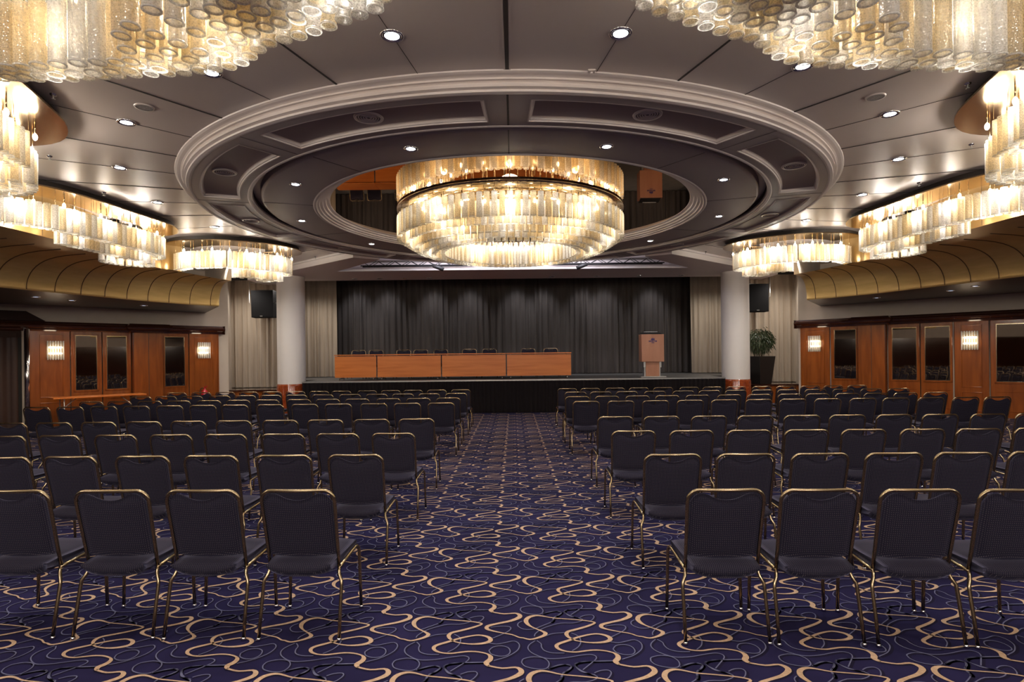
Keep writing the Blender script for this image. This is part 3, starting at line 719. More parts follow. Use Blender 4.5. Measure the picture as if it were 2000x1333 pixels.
# panel tables on stage
def panel_table(x0, x1, lab):
    y = 17.15; c = (x0+x1)/2; L = (x1-x0)/2; root = empty('conference_table', (c, y, DZ))
    q = MB(); q.box((-L,-.03,.735),(L,.62,.765)); bevel(q.build('tabletop', TABLEW, root), .004)
    q = MB(); q.box((-L+.012,0,.085),(L-.012,.02,.715)); q.build('front_panel', TABLEW, root)
    for sx in (-1,1):
        q = MB(); xx = sx*(L-.12); q.tube([(xx,.08,.05),(xx,.56,.05)], .016, 8); q.tube([(xx,.3,.05),(xx,.3,.735)], .02, 8)
        lg = q.build('leg', STEEL, root)
        for yy in (.10,.54):
            q = MB(); q.sphere((xx,yy,.026),.026,10); q.build('caster', CHROME, lg)
    tag(root, lab, 'table', 'conference tables lined up on the stage')
panel_table(-5.30,-4.05,'short orange wood table at the left end of the stage table line')
panel_table(-4.04,-2.14,'second orange wood table from the left in the stage table line')
panel_table(-2.13,-0.22,'third orange wood table from the left in the stage table line')
panel_table(-0.21,1.71,'orange wood table at the right end of the stage table line, nearest the podium')

# podium
def podium():
    x = SX(1275.5,17.1); root = empty('podium', (x,17.15,DZ))
    q = MB(); q.box((-.33,-.04,.46),(.33,.36,1.27)); bevel(q.build('cabinet', PODW, root), .004)
    q = MB(); q.box((-.20,.02,.03),(.20,.30,.46)); q.build('column_panel', PODW, root)
    for sx in (-1,1):
        q = MB(); q.box((sx*.20 if sx>0 else -.24,.06,.03),(sx*.24 if sx>0 else -.20,.26,.46)); q.box((sx*.205 if sx>0 else -.262,.03,.29),(sx*.262 if sx>0 else -.205,.28,.46)); q.build('side_rail', STEEL, root)
    q = MB(); q.box((-.37,-.10,0),(.37,.42,.03)); bevel(q.build('base_plate', STEEL, root), .004)
    q = MB(); q.add([(-.30,-.0,1.275),(.30,0,1.275),(.30,.34,1.33),(-.30,.34,1.33),(-.30,0,1.265),(.30,0,1.265),(.30,.34,1.32),(-.30,.34,1.32)],[(0,1,2,3),(4,7,6,5),(0,4,5,1),(3,2,6,7),(0,3,7,4),(1,5,6,2)]); q.build('reading_top', BLACK, root)
    q = MB(); q.box((-.20,.2,1.345),(.20,.22,1.357)); q.build('light_bar', LABELW, root)
    # emblem of three sails above a word
    q = MB(); y = -.0425
    for k, (cx, hh) in enumerate(((-.035,.050),(0.0,.070),(.035,.058))):
        q.add([(cx-.026,y,1.105),(cx+.020,y,1.105),(cx+.006,y,1.105+hh),(cx-.004,y,1.105+hh*.9)], [(0,1,2,3)])
    q.add([(-.065,y,1.095),(.065,y,1.095),(.052,y,1.102),(-.058,y,1.102)], [(0,1,2,3)])
    q.build('sail_emblem', LOGO, root)
    for txt, sz, z in (('MARITIM', .062, 1.045), ('HOTEL', .026, 1.008)):
        cu = bpy.data.curves.new('lettering', 'FONT'); cu.body = txt; cu.size = sz; cu.align_x = 'CENTER'; cu.extrude = .0008; cu.offset = .0015
        cu.materials.append(LOGO)
        t_ = bpy.data.objects.new('text_tmp', cu); col.objects.link(t_); me = bpy.data.meshes.new_from_object(t_.evaluated_get(bpy.context.evaluated_depsgraph_get())); bpy.data.objects.remove(t_); o = bpy.data.objects.new('lettering', me); col.objects.link(o); o.parent = root; o.location = (0,y,z); o.rotation_euler = (R(90),0,0)
    tag(root, 'pale wood podium with blue sail emblem on the right of the stage', 'podium')
podium()

# hanging loudspeakers in front of the window curtains
for side, px0, px1, py0, py1 in ((-1,490.5,534.5,567,620.5), (1,1460,1503,554.5,609)):
    yy = 18.4; cx = SX((px0+px1)/2, yy); _, ty = unroll((px0+px1)/2, py0); _, by = unroll((px0+px1)/2, py1)
    zt = EYE + (VY-ty)/F*yy; zb = EYE + (VY-by)/F*yy; wd = (px1-px0)/F*yy/2
    root = empty('hanging_speaker', (cx, yy, zb)); q = MB(); h_ = zt-zb
    q.add([(-wd+.03,-.02,0),(wd-.01,-.02,0),(wd,.35,0),(-wd,.35,0),(-wd,0,h_),(wd,0,h_),(wd,.35,h_),(-wd,.35,h_)],[(0,3,2,1),(4,5,6,7),(0,1,5,4),(1,2,6,5),(2,3,7,6),(3,0,4,7)])
    bevel(q.build('cabinet', MATTEB, root), .012)
    q = MB(); q.box((-.05,-.035,.03),(.03,-.025,.055)); q.build('badge', STEEL, root)
    q = MB()
    for sx in (-1,1): q.tube([(sx*wd,.1,h_*.52),(sx*(wd+.08),.1,h_*.55),(sx*(wd+.09),.12,h_+.25)], .012, 6)
    q.tube([(-wd-.09,.12,h_+.25),(wd+.09,.12,h_+.25)], .012, 6)
    q.tube([(0,.12,h_+.25),(0,.12,hb-zb)], .014, 6)
    q.build('bracket', STEEL, root)
    tag(root, 'black loudspeaker hanging %s' % ('left of the left white column' if side<0 else 'above the potted plant by the right column'), 'speaker', 'hanging black speakers')

# potted plant
def plant():
    x = SX(1486, 18.2); root = empty('potted_plant', (x, 18.2, .66)); q = MB()
    b, t = .215, .30
    q.add([(-b,-b,0),(b,-b,0),(b,b,0),(-b,b,0),(-t,-t,.87),(t,-t,.87),(t,t,.87),(-t,t,.87),(-t+.03,-t+.03,.87),(t-.03,-t+.03,.87),(t-.03,t-.03,.87),(-t+.03,t-.03,.87),(-t+.03,-t+.03,.80),(t-.03,-t+.03,.80),(t-.03,t-.03,.80),(-t+.03,t-.03,.80)],
          [(0,3,2,1),(0,1,5,4),(1,2,6,5),(2,3,7,6),(3,0,4,7),(4,5,9,8),(5,6,10,9),(6,7,11,10),(7,4,8,11),(8,9,13,12),(9,10,14,13),(10,11,15,14),(11,8,12,15)])
    pot = bevel(q.build('pot', POT, root), .012); pot.rotation_euler = (0,0,R(18))
    q = MB(); q.box((-.26,-.26,.79),(.26,.26,.81)); q.build('soil', SOIL, root).rotation_euler = (0,0,R(18))
    q = MB(); rnd = random.Random(4)
    for k in range(3): a = k*2.1; q.tube([(.05*math.cos(a),.05*math.sin(a),.8),(.06*math.cos(a+.8),.06*math.sin(a+.8),1.0),(.12*math.cos(a),.12*math.sin(a),1.3)], .016, 6)
    q.build('stem', BARK, root)
    q = MB(); c = Vector((-.02,0,1.37))
    for k in range(1500):
        d = Vector((rnd.gauss(0,1),rnd.gauss(0,1),rnd.gauss(0,1))).normalized(); rr = .40*(rnd.random()**.35); p = c + Vector((d.x*rr, d.y*rr, d.z*rr*.98))
        if rnd.random() < .05: p += d*.08
        out = (d*.5 + Vector((rnd.uniform(-.4,.4),rnd.uniform(-.4,.4),-.75))).normalized(); L = rnd.uniform(.09,.16); s = out.cross(Vector((rnd.random(),rnd.random(),.3))).normalized()*.012
        q.add([p, p+out*L*.5+s, p+out*L, p+out*L*.5-s], [(0,1,2,3)])
    q.build('foliage', LEAF, root)
    tag(root, 'leafy green plant in tall dark square pot by the right column', 'plant')
plant()

# fire extinguisher
def extinguisher():
    x, y, _ = wpt(-1, wall_s(392), .26, 0); root = empty('fire_extinguisher', (x, y, .22)); q = MB()
    q.lathe([(0,0),(.085,0),(.09,.02),(.09,.42),(.075,.48),(.035,.52),(.03,.54),(0,.54)], n=24); q.build('cylinder_body', REDP, root)
    q = MB(); q.tube([(0,0,.54),(0,0,.59)], .022, 10); q.tube([(-.01,0,.60),(.09,-.03,.63)], .010, 6); q.tube([(-.01,0,.585),(.08,-.03,.585)], .010, 6); q.build('valve', REDP, root)
    q = MB(); q.tube([(-.02,0,.57),(-.10,0,.56),(-.135,0,.48),(-.125,0,.3),(-.10,-.02,.16)], .011, 8); q.build('hose', RUBBER, root)
    q = MB(); q.lathe([(.0915,.08),(.0915,.30)], n=10, a0=R(-125), a1=R(-45)); q.build('sticker', LABELW, root)
    q = MB(); q.box((-.03,.05,.40),(.03,.11,.46)); q.build('bracket', STEEL, root)
    tag(root, 'red fire extinguisher under the far lamp of the left wall', 'fire extinguisher')
extinguisher()

# folding table along the left wall
def side_table():
    x, y, _ = wpt(-1, wall_s(182), .62, 0); ang = math.atan2(.752,.659); root = empty('folding_table', (x, y, 0), ang); q = MB()
    q.box((-1.0,-.28,.715),(.95,.28,.745)); bevel(q.build('tabletop', TABLEW, root), .004)
    for sx in (-.78,.72):
        for sy in (-.22,.22):
            q = MB(); q.tube([(sx,sy,0),(sx,sy,.715)], .013, 8); q.build('leg', STEEL, root)
        q = MB(); q.tube([(sx,-.22,.2),(sx,.22,.2)], .011, 8); q.tube([(sx,0,.45),(sx+(.28 if sx<0 else -.28),0,.70)], .009, 6); q.tube([(sx,-.22,.45),(sx,.22,.45)], .009, 6); q.build('brace', STEEL, root)
    tag(root, 'narrow orange folding table standing along the left panelled wall', 'table')
side_table()

# ================================================================== GOLD COVE
def cove(side):
    P = catmull([(8.35,3.0),(8.2,6.5),(8.05,9.1),(7.92,10.2),(7.74,11.2),(7.56,12.8),(7.08,14.6)], .08)
    Lp = catmull([(11.2,3.0),(10.6,6.5),(9.6,10.2),(8.98,12.26),(8.56,13.6),(8.1,14.5),(7.66,15.1)], .08)
    n = 150; hl, hp = H(1.35), H(1.95)
    def at(pts, t): i = t*(len(pts)-1); k = min(int(i), len(pts)-2); return pts[k].lerp(pts[k+1], i-k)
    prof = []
    for j in range(13):
        a = j/12*math.pi/2; prof.append((1-math.sin(a), math.cos(a)))   # (towards P, up)
    ribs = [round(n*(1-(0.30*k+.06)/ (0.30*43)) ) for k in range(0)]
    m = MB(); vs = []; pn = 15
    for i in range(n+1):
        t = i/n; a = at(P, t); b = at(Lp, t)
        d = b-a
        pts = []
        for j in range(13):
            th = j/12*math.pi/2
            q = a + d*math.sin(th)**.55*0.97
            z = hl+.045 + (hp-hl-.045)*(math.cos(th))
            pts.append((q.x*side, q.y, z))
        pts.append((( a+d*.97).x*side, (a+d*.97).y, hl+.008)); q = a+d*1.0; pts.append((q.x*side, q.y, hl))
        vs += pts
    fs = [(i*pn+j, (i+1)*pn+j, (i+1)*pn+j+1, i*pn+j+1) for i in range(n) for j in range(pn-1)]
    m.add(vs, fs, 0, True)
    o = m.build('trim_%d' % (5 if side<0 else 6), GOLD); tag(o, kind='structure')
    # seams
    m = MB(); t = 1.0; total = sum((Lp[i+1]-Lp[i]).length for i in range(len(Lp)-1)); acc = .22
    while acc < total:
        u = 1-acc/total; a = at(P, u); b = at(Lp, u); d = b-a; pts = []
        for j in range(13):
            th = j/12*math.pi/2; q = a+d*math.sin(th)**.55*.965; pts.append((q.x*side, q.y, hl+.045+(hp-hl-.045)*math.cos(th)-.003))
        q = a+d*.965; pts.append((q.x*side, q.y, hl+.012)); m.tube(pts, .008, 5); acc += .52
    m.build('panel_joint', mat('gold_joint', (.12,.06,.02), .5) if 'gold_joint' not in MATS else MATS['gold_joint'], o)
    # end cap, ledge, fascia, soffit underside
    m = MB(); a = P[-1]; b = Lp[-1]; d = b-a; pts = [(a.x*side, a.y, hp)]
    for j in range(1,13):
        th = j/12*math.pi/2; q = a+d*math.sin(th)**.55*.97; pts.append((q.x*side, q.y, hl+.045+(hp-hl-.045)*math.cos(th)))
    pts.append((b.x*side, b.y, hl)); bb = wpt(side, 0.55, 0, 0); pts += [(bb[0], bb[1], hl), (bb[0], bb[1], H(2.6)), (a.x*side, a.y, H(2.6))]
    m.add(pts, [tuple(range(len(pts)))]); m.build('cove_end', CREAM, o)
    Fp = catmull([(7.55,3.0),(7.45,6.5),(7.35,8.6),(7.40,10.0),(7.60,11.3),(7.52,12.5),(7.47,13.1)], .08)
    m = MB()
    for i in range(60):
        t0, t1 = i/60, (i+1)/60; p = [at(Fp,t0), at(Fp,t1), at(P,t1), at(P,t0)]
        m.add([(q.x*side,q.y,hp) for q in p], [(0,1,2,3)])
    m.build('cove_ledge', GOLD, o)
    m = MB()
    for i in range(60):
        a, b = at(Fp,i/60), at(Fp,(i+1)/60)
        m.add([(a.x*side,a.y,hp-.01),(b.x*side,b.y,hp-.01),(b.x*side,b.y,hc),(a.x*side,a.y,hc)], [(0,1,2,3)])
        if i%4==0: m.add([(a.x*side-side*.004,a.y-.006,hp),(a.x*side-side*.004,a.y+.006,hp),(a.x*side-side*.004,a.y+.006,hc),(a.x*side-side*.004,a.y-.006,hc)], [(0,1,2,3)], 1)
    m.build('cove_fascia', [noisy(mat('deep_gold_panel', (.4,.26,.1), .3, .7), (.34,.215,.08), (.42,.27,.11), 2.0) if 'deep_gold_panel' not in MATS else MATS['deep_gold_panel'], MATS['gold_joint']], o)
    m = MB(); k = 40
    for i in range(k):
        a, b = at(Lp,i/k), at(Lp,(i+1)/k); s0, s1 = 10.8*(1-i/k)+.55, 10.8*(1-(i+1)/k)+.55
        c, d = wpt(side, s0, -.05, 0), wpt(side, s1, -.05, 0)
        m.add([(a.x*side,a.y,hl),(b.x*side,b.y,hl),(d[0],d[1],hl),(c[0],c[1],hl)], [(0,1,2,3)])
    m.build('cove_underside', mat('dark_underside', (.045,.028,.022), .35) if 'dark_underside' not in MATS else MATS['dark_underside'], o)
    return at, Lp
for side in (-1, 1): cove(side)
# downlights in the dark underside
pu = make_downlight(DIMM, 0.085); first = True
for side, lst in ((-1, ((70,580),(140,587),(281,597))), (1, ((1712,582),(1857,568),(1905,559)))):
    for n, (px, py) in enumerate(lst):
        x, y = at_height(px, py, H(1.345))
        if first: o = pu; o.location = (x,y,H(1.348)); first = False
        else: o = dup(pu, (x,y,H(1.348)))
        tag(o, f'dim downlight under the {"left" if side<0 else "right"} gold cove, {ORD[n]} from the {"picture edge" if side<0 else "stage"}', 'downlight', 'downlights under the gold coves')
        light('cove_downlight', 'SPOT', (x,y,H(1.32)), 30, WARM, .05, 140)
q = MB(); q.lathe([(.054,-0.0075),(0,-0.0075)], n=28); HL = q.mesh('lamp', DARK)
for n, px in enumerate((694,743,792,840,1080,1167,1250,1333)):
    x, y = SX(px,17.9), 17.9
    o = dup(pu, (x,y,hb-.001)); [setattr(c_, 'data', HL) for c_ in o.children if c_.name.startswith('lamp')]; tag(o, f'dim downlight in the stage header, {ORD[n]} from the left', 'downlight', 'downlights in the stage header')

# ================================================================== CHAIRS
def make_chair():
    root = empty('conference_chair')
    r = .0105; W = .215; rec = .105
    def back(x, z):                      # plane of the reclined back
        t = (z-.42)/.465; return (x, -.135 - rec*t - .018*(1-(x/W)**2)*0.0, z)
    # back frame: a rounded hoop
    q = MB(); pts = [back(-W*.965,.395), back(-W*.97,.5), back(-W*.985,.65), back(-W,.80)]
    for k in range(1,6): a = k/6*math.pi/2; pts.append(back(-W+.065*(1-math.cos(a)), .81+.065*math.sin(a)))
    for k in range(9): x = -W+.065+(2*W-.13)*k/8; p = back(x,.8745); pts.append((p[0], p[1]-.012*(1-((x)/(W-.065))**2), p[2]))
    for k in range(1,6): a = math.pi/2-k/6*math.pi/2; pts.append(back(W-.065*(1-math.cos(a)), .81+.065*math.sin(a)))
    pts += [back(W,.80), back(W*.985,.65), back(W*.97,.5), back(W*.965,.395)]
    q.tube(pts, r, 8); q.build('back_frame', CHAIRM, root)
    # padded back with scooped hand hole
    q = MB(); nx, nz = 16, 14; F0, B0 = [], []
    for j in range(nz+1):
        v = j/nz
        for i in range(nx+1):
            u = -1+2*i/nx; hw = (W-.012)*(0.965+.035*v); x = u*hw
            top = .858 - (.040*max(0,1-(abs(x)/.115)**2.2) if abs(x) < .115 else 0) - (.05*max(0,(abs(u)-.72)/.28)**2)
            bot = .478 - .014*(1-u*u)
            z = bot+(top-bot)*v; y = back(x,z)[1] - .010*(1-u*u)
            e = min(1, (1-abs(u))*6, v*8, (1-v)*8)**.5 if min((1-abs(u)),v,(1-v)) > 0 else 0
            F0.append((x, y+.004+.020*e, z)); B0.append((x, y-.004-.012*e, z))
    c = nx+1; fs = [(j*c+i,j*c+i+1,(j+1)*c+i+1,(j+1)*c+i) for j in range(nz) for i in range(nx)]
    nF = len(F0); bf = [tuple(reversed([k+nF for k in f])) for f in fs]
    rim = [(i, i+nF, i+1+nF, i+1) for i in range(nx)] + [(nz*c+i, nz*c+i+1, nz*c+i+1+nF, nz*c+i+nF) for i in range(nx)]
    rim += [(j*c, (j+1)*c, (j+1)*c+nF, j*c+nF) for j in range(nz)] + [(j*c+nx, j*c+nx+nF, (j+1)*c+nx+nF, (j+1)*c+nx) for j in range(nz)]
    q.add(F0+B0, [tuple(reversed(f)) for f in fs]+[tuple(reversed(f)) for f in bf]+rim, 0, True); q.build('backrest', FABRIC, root)
    # seat: cushion with a rolled rear edge
    q = MB(); nx = 14; sec = []
    prof = [(-.165,.352),(-.215,.366),(-.240,.394),(-.240,.422),(-.215,.447),(-.15,.460),(0,.460),(.12,.462),(.20,.462),(.236,.448),(.245,.43),(.235,.412),(.2,.405),(.0,.398),(-.1,.380)]
    for i in range(nx+1):
        u = -1+2*i/nx; hw = .203; x = u*hw; e = (1-abs(u)**5)
        row = []
        for (y, z) in prof:
            k = .65+.35*e if abs(u) < 1 else .62
            zz = .425+(z-.425)*k; yy = y*(1-.03*abs(u)**3)
            if y < -.1 and z < .43: zz += .022*u*u
            row.append((x*(1-.06*max(0,(-y-.05))/.15), yy, zz))
        sec.append(row)
    p = len(prof); vs = [v for row in sec for v in row]
    q.add(vs, [(i*p+j, i*p+(j+1)%p, (i+1)*p+(j+1)%p, (i+1)*p+j) for i in range(nx) for j in range(p)] + [tuple(range(p)), tuple(nx*p+j for j in reversed(range(p)))], 0, True)
    q.build('seat', FABRIC, root)
    for sx in (-1,1):
        # rear leg runs on from the hoop with an outward kink
        q = MB(); q.tube([back(sx*W*.965,.40), (sx*.209,-.140,.375), (sx*.214,-.150,.355), (sx*.230,-.165,.325), (sx*.233,-.170,.30), (sx*.234,-.205,.15), (sx*.236,-.232,.012)], [r,r,r,r,r,r,r*.95], 8)
        lg = q.build('leg', CHAIRM, root)
        q = MB(); q.lathe([(0,0),(.014,0),(.014,.012),(.010,.018)], (sx*.236,-.233), 10); q.build('foot_cap', CHROME, lg)
        # seat rail bends down into the front leg
        q = MB(); q.tube([(sx*.209,-.14,.392),(sx*.213,0,.405),(sx*.217,.15,.416),(sx*.22,.185,.416),(sx*.223,.203,.405),(sx*.226,.212,.38),(sx*.231,.212,.2),(sx*.236,.212,.012)], r, 8)
        lg = q.build('leg', CHAIRM, root)
        q = MB(); q.lathe([(0,0),(.014,0),(.014,.012),(.010,.018)], (sx*.236,.212), 10); q.build('foot_cap', CHROME, lg)
    q = MB(); q.tube([(-.213,0.06,.395),(0,0.06,.385),(.213,0.06,.395)], .009, 6); q.build('crossbar', CHAIRM, root)
    return root
chair0 = make_chair(); used = [False]
def put_chair(x, y, z, rz, lab, group):
    if not used[0]: o = chair0; o.location = (x,y,z); o.rotation_euler = (0,0,rz); used[0] = True
    else: o = dup(chair0, (x,y,z), rz)
    if z > .5: o.scale = (1.03, 1.03, 1.03)
    tag(o, lab, 'chair', group)
rows = [
 ([581,394,214.5,22], [1421.8,1606,1804.6,1998], [(22,3.42),(581,3.36),(1421,3.26),(1998,3.18)]),
 ([694,553,412,277,135.6,2], [1316,1461,1604,1749,1886.5,2032], [(135,4.60),(694,4.55),(1316,4.41),(1886,4.35)]),
 ([769,660,552,440,333,224.4,114,6], [1239,1352,1465,1578,1690,1805,1915.5,2030], [(114,5.9),(769,5.8),(1239,5.78),(1915,5.66)]),
 ([812,724,634,546,455,366.8,279,191,102,15], [1201.6,1293,1385,1476,1569,1657.5,1747.6,1839,1932,2022], [(102,7.12),(1201,7.11),(1932,6.95)]),
 ([861.4,795,729.6,660,594.4,527,457.6,395,330,264.4,201,135,69.6], [1145,1213,1281,1349,1416,1483,1549.6,1618,1687,1751.6,1820,1888,1950.5], [(0,9.5),(2000,9.46)]),
 ([875.4,817,758.4,697.6,639.6,583,521,464,407,347.6,291,232,177], [1128,1186,1245.4,1304,1363,1425,1483.6,1543.6,1598,1656,1711.6,1770,1829], [(0,10.57),(2000,10.6)]),
 ([891,838,787,735.6,683.6,630,578.4,527.6,478,428,374,323,274], [1124.4,1173.6,1224.4,1279.6,1335.4,1386,1437.6,1489.6,1540,1593.6,1648,1702.4,1756], [(0,11.85),(2000,11.85)]),
 ([900,853,806.4,763,716.8,666.4,623,576.6,530.4,485,439,392.4,344.4], [1108,1153,1201.6,1248,1295.4,1346.4,1392,1438,1488.4,1535.6,1583,1628,1675], [(0,13.09),(2000,13.09)])]
rname = ['nearest row','second row','third row','fourth row','fifth row','sixth row','seventh row','row nearest the stage']
rnd = random.Random(11)
for ri, (Ls, Rs, zs) in enumerate(rows):
    xs_, ds_ = zip(*zs)
    for side, lst in (('left', Ls), ('right', Rs)):
        for k, px in enumerate(lst):
            d = float(np.interp(px, xs_, ds_)); ytop = VY + F*.765/d
            x = (px - VX - ROLL*(ytop-VY))/F*d
            slope = (ds_[-1]-ds_[0])/((xs_[-1]-xs_[0])/F*d) if ri < 3 else 0
            lab = f'navy chair in the {rname[ri]}, {side} block, ' + ('beside the centre aisle' if k == 0 else f'{ORD[k]} from the centre aisle')
            put_chair(x, d+.245, 0.0022, math.atan(slope)*.6 + rnd.uniform(-.025,.025)*(1 if ri<4 else 0), lab, f'audience chairs {side} of the centre aisle')
for n, px in enumerate((701,735.5,788.5,823,860.5,917,956.5,1032,1076)):
    put_chair(SX(px,18.5), 18.26, DZ, math.pi+rnd.uniform(-.06,.06), f'chair behind the stage tables, {ORD[n]} from the left', 'chairs behind the stage tables')

# ================================================================== CHANDELIERS
TR = .044
def tube_mesh(L, m, n=12, name='glass_tube'):
    q = MB(); q.lathe([(TR,L),(TR,.012)], n=n); q.lathe([(TR*.98,.012),(TR*1.07,.006),(TR*1.05,0),(TR*.86,0),(TR*.84,.010)], n=n, mi=1)
    return q.mesh(name, [m, RIM])
TUBES = {}
def get_tube(L, amber):
    key = (round(L,3), amber)
    if key not in TUBES: TUBES[key] = tube_mesh(L, TUBEA if amber else TUBEC)
    return TUBES[key]
def hang_tubes(root, spots):
    """spots: (x, y, zbottom, length, amber) in world; the 100 nearest the viewer are separate parts"""
    spots = sorted(spots, key=lambda s: (s[0]**2 + s[1]**2))
    infr = [s for s in spots if s[1] > 1.2 and abs(s[0]/s[1]) < .93 and (s[2]-EYE)/s[1] < .63]
    ids = set(id(s) for s in infr[:100]); c = root.location
    for s in spots:
        if id(s) in ids:
            o = bpy.data.objects.new('glass_tube', get_tube(s[3], s[4])); col.objects.link(o); o.parent = root
            o.location = (s[0]-c.x, s[1]-c.y, s[2]-c.z); o.rotation_euler = (0,0,random.random()*3)
    q = MB()
    for s in spots:
        if id(s) in ids: continue
        x, y, z, L, am = s; cc = (x-c.x, y-c.y); z -= c.z
        q.lathe([(TR,z+L),(TR,z+.012)], cc, 9, 1 if am else 0); q.lathe([(TR,z+.012),(TR*1.05,z),(TR*.86,z),(TR*.84,z+.01)], cc, 9, 2)
    if q.v: tag(q.build('glass_tubes', [TUBEC, TUBEA, RIM], root), kind='stuff')
BULB_MESH = []
def bulbs(root, pts):
    if not BULB_MESH:
        q = MB(); q.sphere((0,0,0), .022, 8, sz=1.7); BULB_MESH.append(q.mesh('bulb', BULBM))
        q = MB(); q.tube([(0,0,.035),(0,0,.24)], .008, 6); BULB_MESH.append(q.mesh('bulb_holder', BRASS))
    c = root.location
    for x, y, z in pts:
        o = bpy.data.objects.new('bulb', BULB_MESH[0]); col.objects.link(o); o.parent = root; o.location = (x-c.x, y-c.y, z-c.z)
        h = bpy.data.objects.new('bulb_holder', BULB_MESH[1]); col.objects.link(h); h.parent = o
        h.scale = (1, 1, (H(2.5)-z)/.24)

def central():
    root = empty('chandelier', (CX, CY, H(2.588))); spots = []; rods = MB(); k = 0
    data = [(1.98,2.06,.36),(1.83,1.97,.36),(1.68,1.885,.36),(1.53,1.83,.36),(1.38,1.80,.36),(1.22,1.83,.36)]
    for r, hb_, L in data:
        n = int(2*math.pi*r/.115)
        for i in range(n):
            a = 2*math.pi*i/n + r; x, y = CX+r*math.cos(a), CY+r*math.sin(a)
            spots.append((x,y,H(hb_),L,(i % 2 == 0) if r > 1.9 else random.random() < .62))
            if i % 3 == 0: rods.tube([(x-CX,y-CY,H(hb_+L)-H(2.588)),(x-CX,y-CY,-.03)], .004, 4)
    hang_tubes(root, spots); tag(rods.build('hanging_rods', BRASS, root), kind='stuff')
    q = MB(); z = -.0
    q.lathe([(2.02,z-.005),(2.02,z-.03),(1.16,z-.03),(1.16,z-.005)], n=96); q.lathe([(1.45,-.03),(1.45,-.16),(1.41,-.16),(1.41,-.03)], n=96)
    q.build('brass_canopy', BRASS, root)
    B = []
    for i in range(32): a = 2*math.pi*i/32; B.append((CX+1.90*math.cos(a), CY+1.90*math.sin(a), H(2.30)))
    for i in range(22): a = 2*math.pi*(i+.5)/22; B.append((CX+1.30*math.cos(a), CY+1.30*math.sin(a), H(2.17)))
    bulbs(root, B)
    for i in range(10):
        a = 2*math.pi*(i+.5)/10; light('chandelier_bulb', 'POINT', (CX+1.755*math.cos(a), CY+1.755*math.sin(a), H(2.28)), P_CENTRAL, BULB, .05)
    for i in range(6):
        a = 2*math.pi*i/6; light('chandelier_bulb', 'POINT', (CX+1.45*math.cos(a), CY+1.45*math.sin(a), H(2.08)), P_CENTRAL*.6, BULB, .05)
    light('chandelier_core', 'POINT', (CX, CY, H(2.15)), P_CENTRAL*.8, BULB, .25)
    tag(root, 'huge round glass tube chandelier in the centre of the ceiling', 'chandelier')
central()

def strip_chandelier(side, path, lab, rows_, low=None, drop=2.0, power=1.0, wd=.62, plate_in=0.26, hu=1.95):
    """a curving band of hanging tubes. rows_: offsets for the upper tier; low: (t0, t1, offsets) for the lower tier"""
    pts = [Vector((side*x, y)) for x, y in path]
    C = catmull(pts, .11); n = len(C); mid = C[n//2]
    root = empty('chandelier', (mid.x, mid.y, hc)); spots = []
    def nrm(i):
        t = (C[min(i+1,n-1)]-C[max(i-1,0)]).normalized(); v = Vector((-t.y,t.x))*(-side)   # towards the fascia side
        return v
    def occupied(p):
        return any((p.x-s[0])**2+(p.y-s[1])**2 < .0085 for s in spots)
    for j, off in enumerate(rows_):
        for i in range(n):
            p = C[i] + nrm(i)*off
            if occupied(p): continue
            spots.append((p.x,p.y,H(hu - (.13 if i/n > drop else 0))+.004*random.random(),.36,(i+j) % 2 == 0 if random.random() < .8 else random.random() < .5))
    if low:
        base = list(spots)
        for (t0, t1, offs) in low:
            for off in offs:
                for i in range(int(t0*n), int(t1*n)):
                    p = C[i] + nrm(i)*off
                    if any((p.x-s[0])**2+(p.y-s[1])**2 < .0075 for s in spots): continue
                    spots.append((p.x,p.y,H(hu-.15)+.004*random.random(),.36, random.random() < .55))
    hang_tubes(root, spots)
    q = MB(); a = [C[i] - nrm(i)*plate_in for i in range(n)]; b = [C[i]+nrm(i)*(wd-plate_in) for i in range(n)]
    # rounded end
    z0, z1 = H(2.485), H(2.505); c = root.location
    vs = []
    for i in range(n):
        for p, z in ((a[i],z0),(b[i],z0),(b[i],z1),(a[i],z1)): vs.append((p.x-c.x,p.y-c.y,z-c.z))
    q.add(vs, [(i*4+j,(i+1)*4+j,(i+1)*4+(j+1)%4,i*4+(j+1)%4) for i in range(n-1) for j in range(4)] + [(0,1,2,3),((n-1)*4+3,(n-1)*4+2,(n-1)*4+1,(n-1)*4)])
    q.build('brass_canopy', BRASS, root)
    q = MB(); vs = []
    for i in range(n):
        aa = C[i]-nrm(i)*(plate_in-.07); bb = C[i]+nrm(i)*(wd-plate_in-.07)
        for p, z in ((aa,z1),(bb,z1),(bb,hc),(aa,hc)): vs.append((p.x-c.x,p.y-c.y,z-c.z))
    q.add(vs, [(i*4+j,(i+1)*4+j,(i+1)*4+(j+1)%4,i*4+(j+1)%4) for i in range(n-1) for j in range(4)])
    q.build('mounting_neck', JOINT, root)
    rd = MB()
    for s in spots[::3]: rd.tube([(s[0]-c.x,s[1]-c.y,s[2]+.36-c.z),(s[0]-c.x,s[1]-c.y,z0-c.z)], .004, 4)
    tag(rd.build('hanging_rods', BRASS, root), kind='stuff')
    B = []
    for i in range(1, n, 3):
        p = C[i] - nrm(i)*.03 + nrm(i)*((i % 2)*.16); B.append((p.x,p.y,H(2.33)))
    bulbs(root, B)
    m = max(2, round(n*.11/.36))
    for i in range(m):
        k = min(n-1, int((i+.5)/m*n)); p = C[k]+nrm(k)*(.065 if i % 2 else .27); light('chandelier_bulb','POINT',(p.x,p.y,H((2.24 if i % 2 else 2.06)-(1.95-hu))),P_SIDE*power,BULB,.07)
    tag(root, lab, 'chandelier', 'wavy glass tube chandeliers around the ceiling edge')
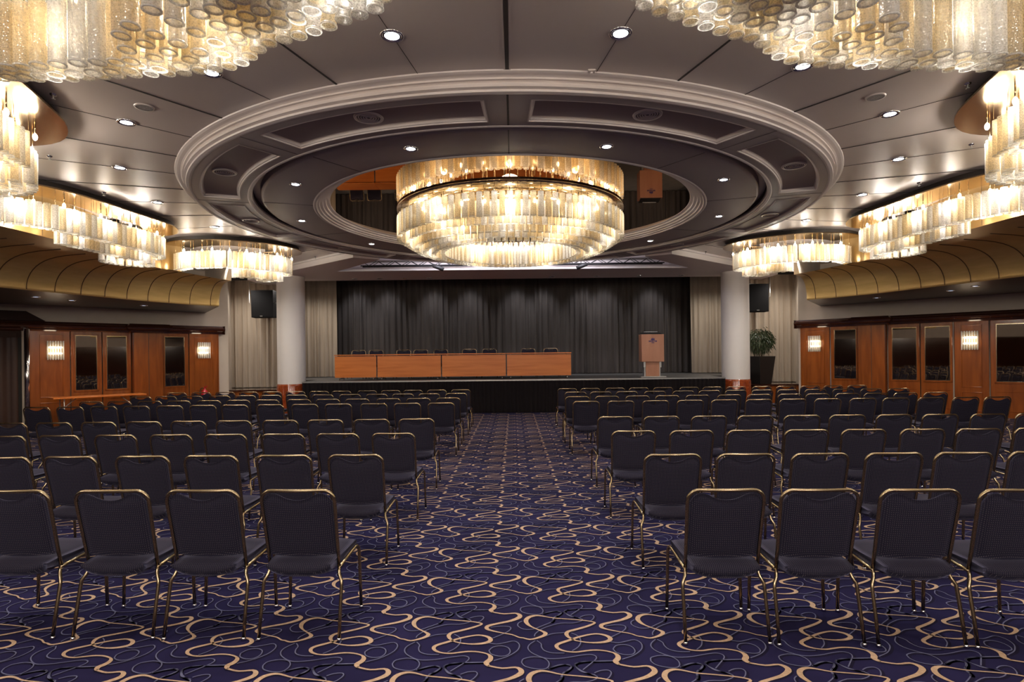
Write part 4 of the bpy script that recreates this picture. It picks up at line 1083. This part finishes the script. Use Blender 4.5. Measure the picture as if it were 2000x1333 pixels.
for side in (-1, 1):
    s = 'left' if side < 0 else 'right'
    # far band before the columns
    strip_chandelier(side, [(7.42,12.78),(7.2,12.6),(6.9,12.47),(6.3,12.42),(5.85,12.62),(5.42,13.0),(5.22,13.45),(5.35,13.9),(5.8,14.1)],
        f'far {s} glass tube chandelier band in front of the {s} white column', (0,.13), ((.42,1.0,(.20,.31,.42,.53)),), wd=.62)
    # middle band with the curl
    strip_chandelier(side, [(7.9,7.45),(7.25,7.95),(6.85,8.55),(6.72,9.2),(6.68,9.85),(6.62,10.4),(6.62,10.9),(6.85,11.35),(7.25,11.5),(7.6,11.3),(7.7,10.9),(7.5,10.6)],
        f'curled glass tube chandelier on the {s} side, before the gold cove', (0,.13), ((.33,.80,(.22,.33)),), drop=.76, wd=.6)
    # nearer band at the picture edge
    strip_chandelier(side, [(4.42,4.4),(4.62,5.0),(4.80,5.55),(5.0,6.05),(5.36,6.38),(5.9,6.4),(6.4,6.15)],
        f'glass tube chandelier cut by the {s} picture edge at mid height', (0,.13), ((.1,1.0,(.24,.35,.46)),), drop=.45, wd=.74, plate_in=.30)
    # overhead band
    strip_chandelier(side, [(.42,2.3),(.64,2.93),(.88,3.10),(1.2,3.26),(1.40,3.34),(1.55,3.46),(1.70,3.57),(2.0,3.65),(2.43,3.68),(2.91,3.72),(3.5,3.68),(4.1,3.5)],
        f'great glass tube chandelier overhead at the top {s} corner', (0,.115,.23), ((.0,.52,(.33,.44,.55,.66)),(.52,1.0,(.33,.44))), power=1.3, wd=1.0, hu=1.80)

# unseen fill lamps added behind the viewer; added spots brighten columns and drapes
for x, y, p in ((-3.2,-2.2,150),(3.2,-2.2,150),(0,-4.2,150),(-7.5,0.8,120),(7.5,0.8,120)):
    light('rear_fill_light', 'POINT', (x, y, H(1.9)), p, BULB, .35)
for side in (-1,1):
    for x, y, p in ((8.4,18.0,60),(7.5,18.5,40),(6.6,18.9,50),(7.3,14.9,120)):
        light('column_drape_fill', 'SPOT', (side*x, y, H(2.36)), p, BULB, .10, 160, blend=1.0)
# stage wash lamps above the black curtain
for i, px in enumerate((700,760,850,920,1010,1060,1140,1180,1270)):
    light('stage_wash', 'SPOT', (SX(px,20.9), 20.25, H(2.95)), P_STAGE, COOL, .10, 75, rot=(R(10),0,0), blend=1.0)
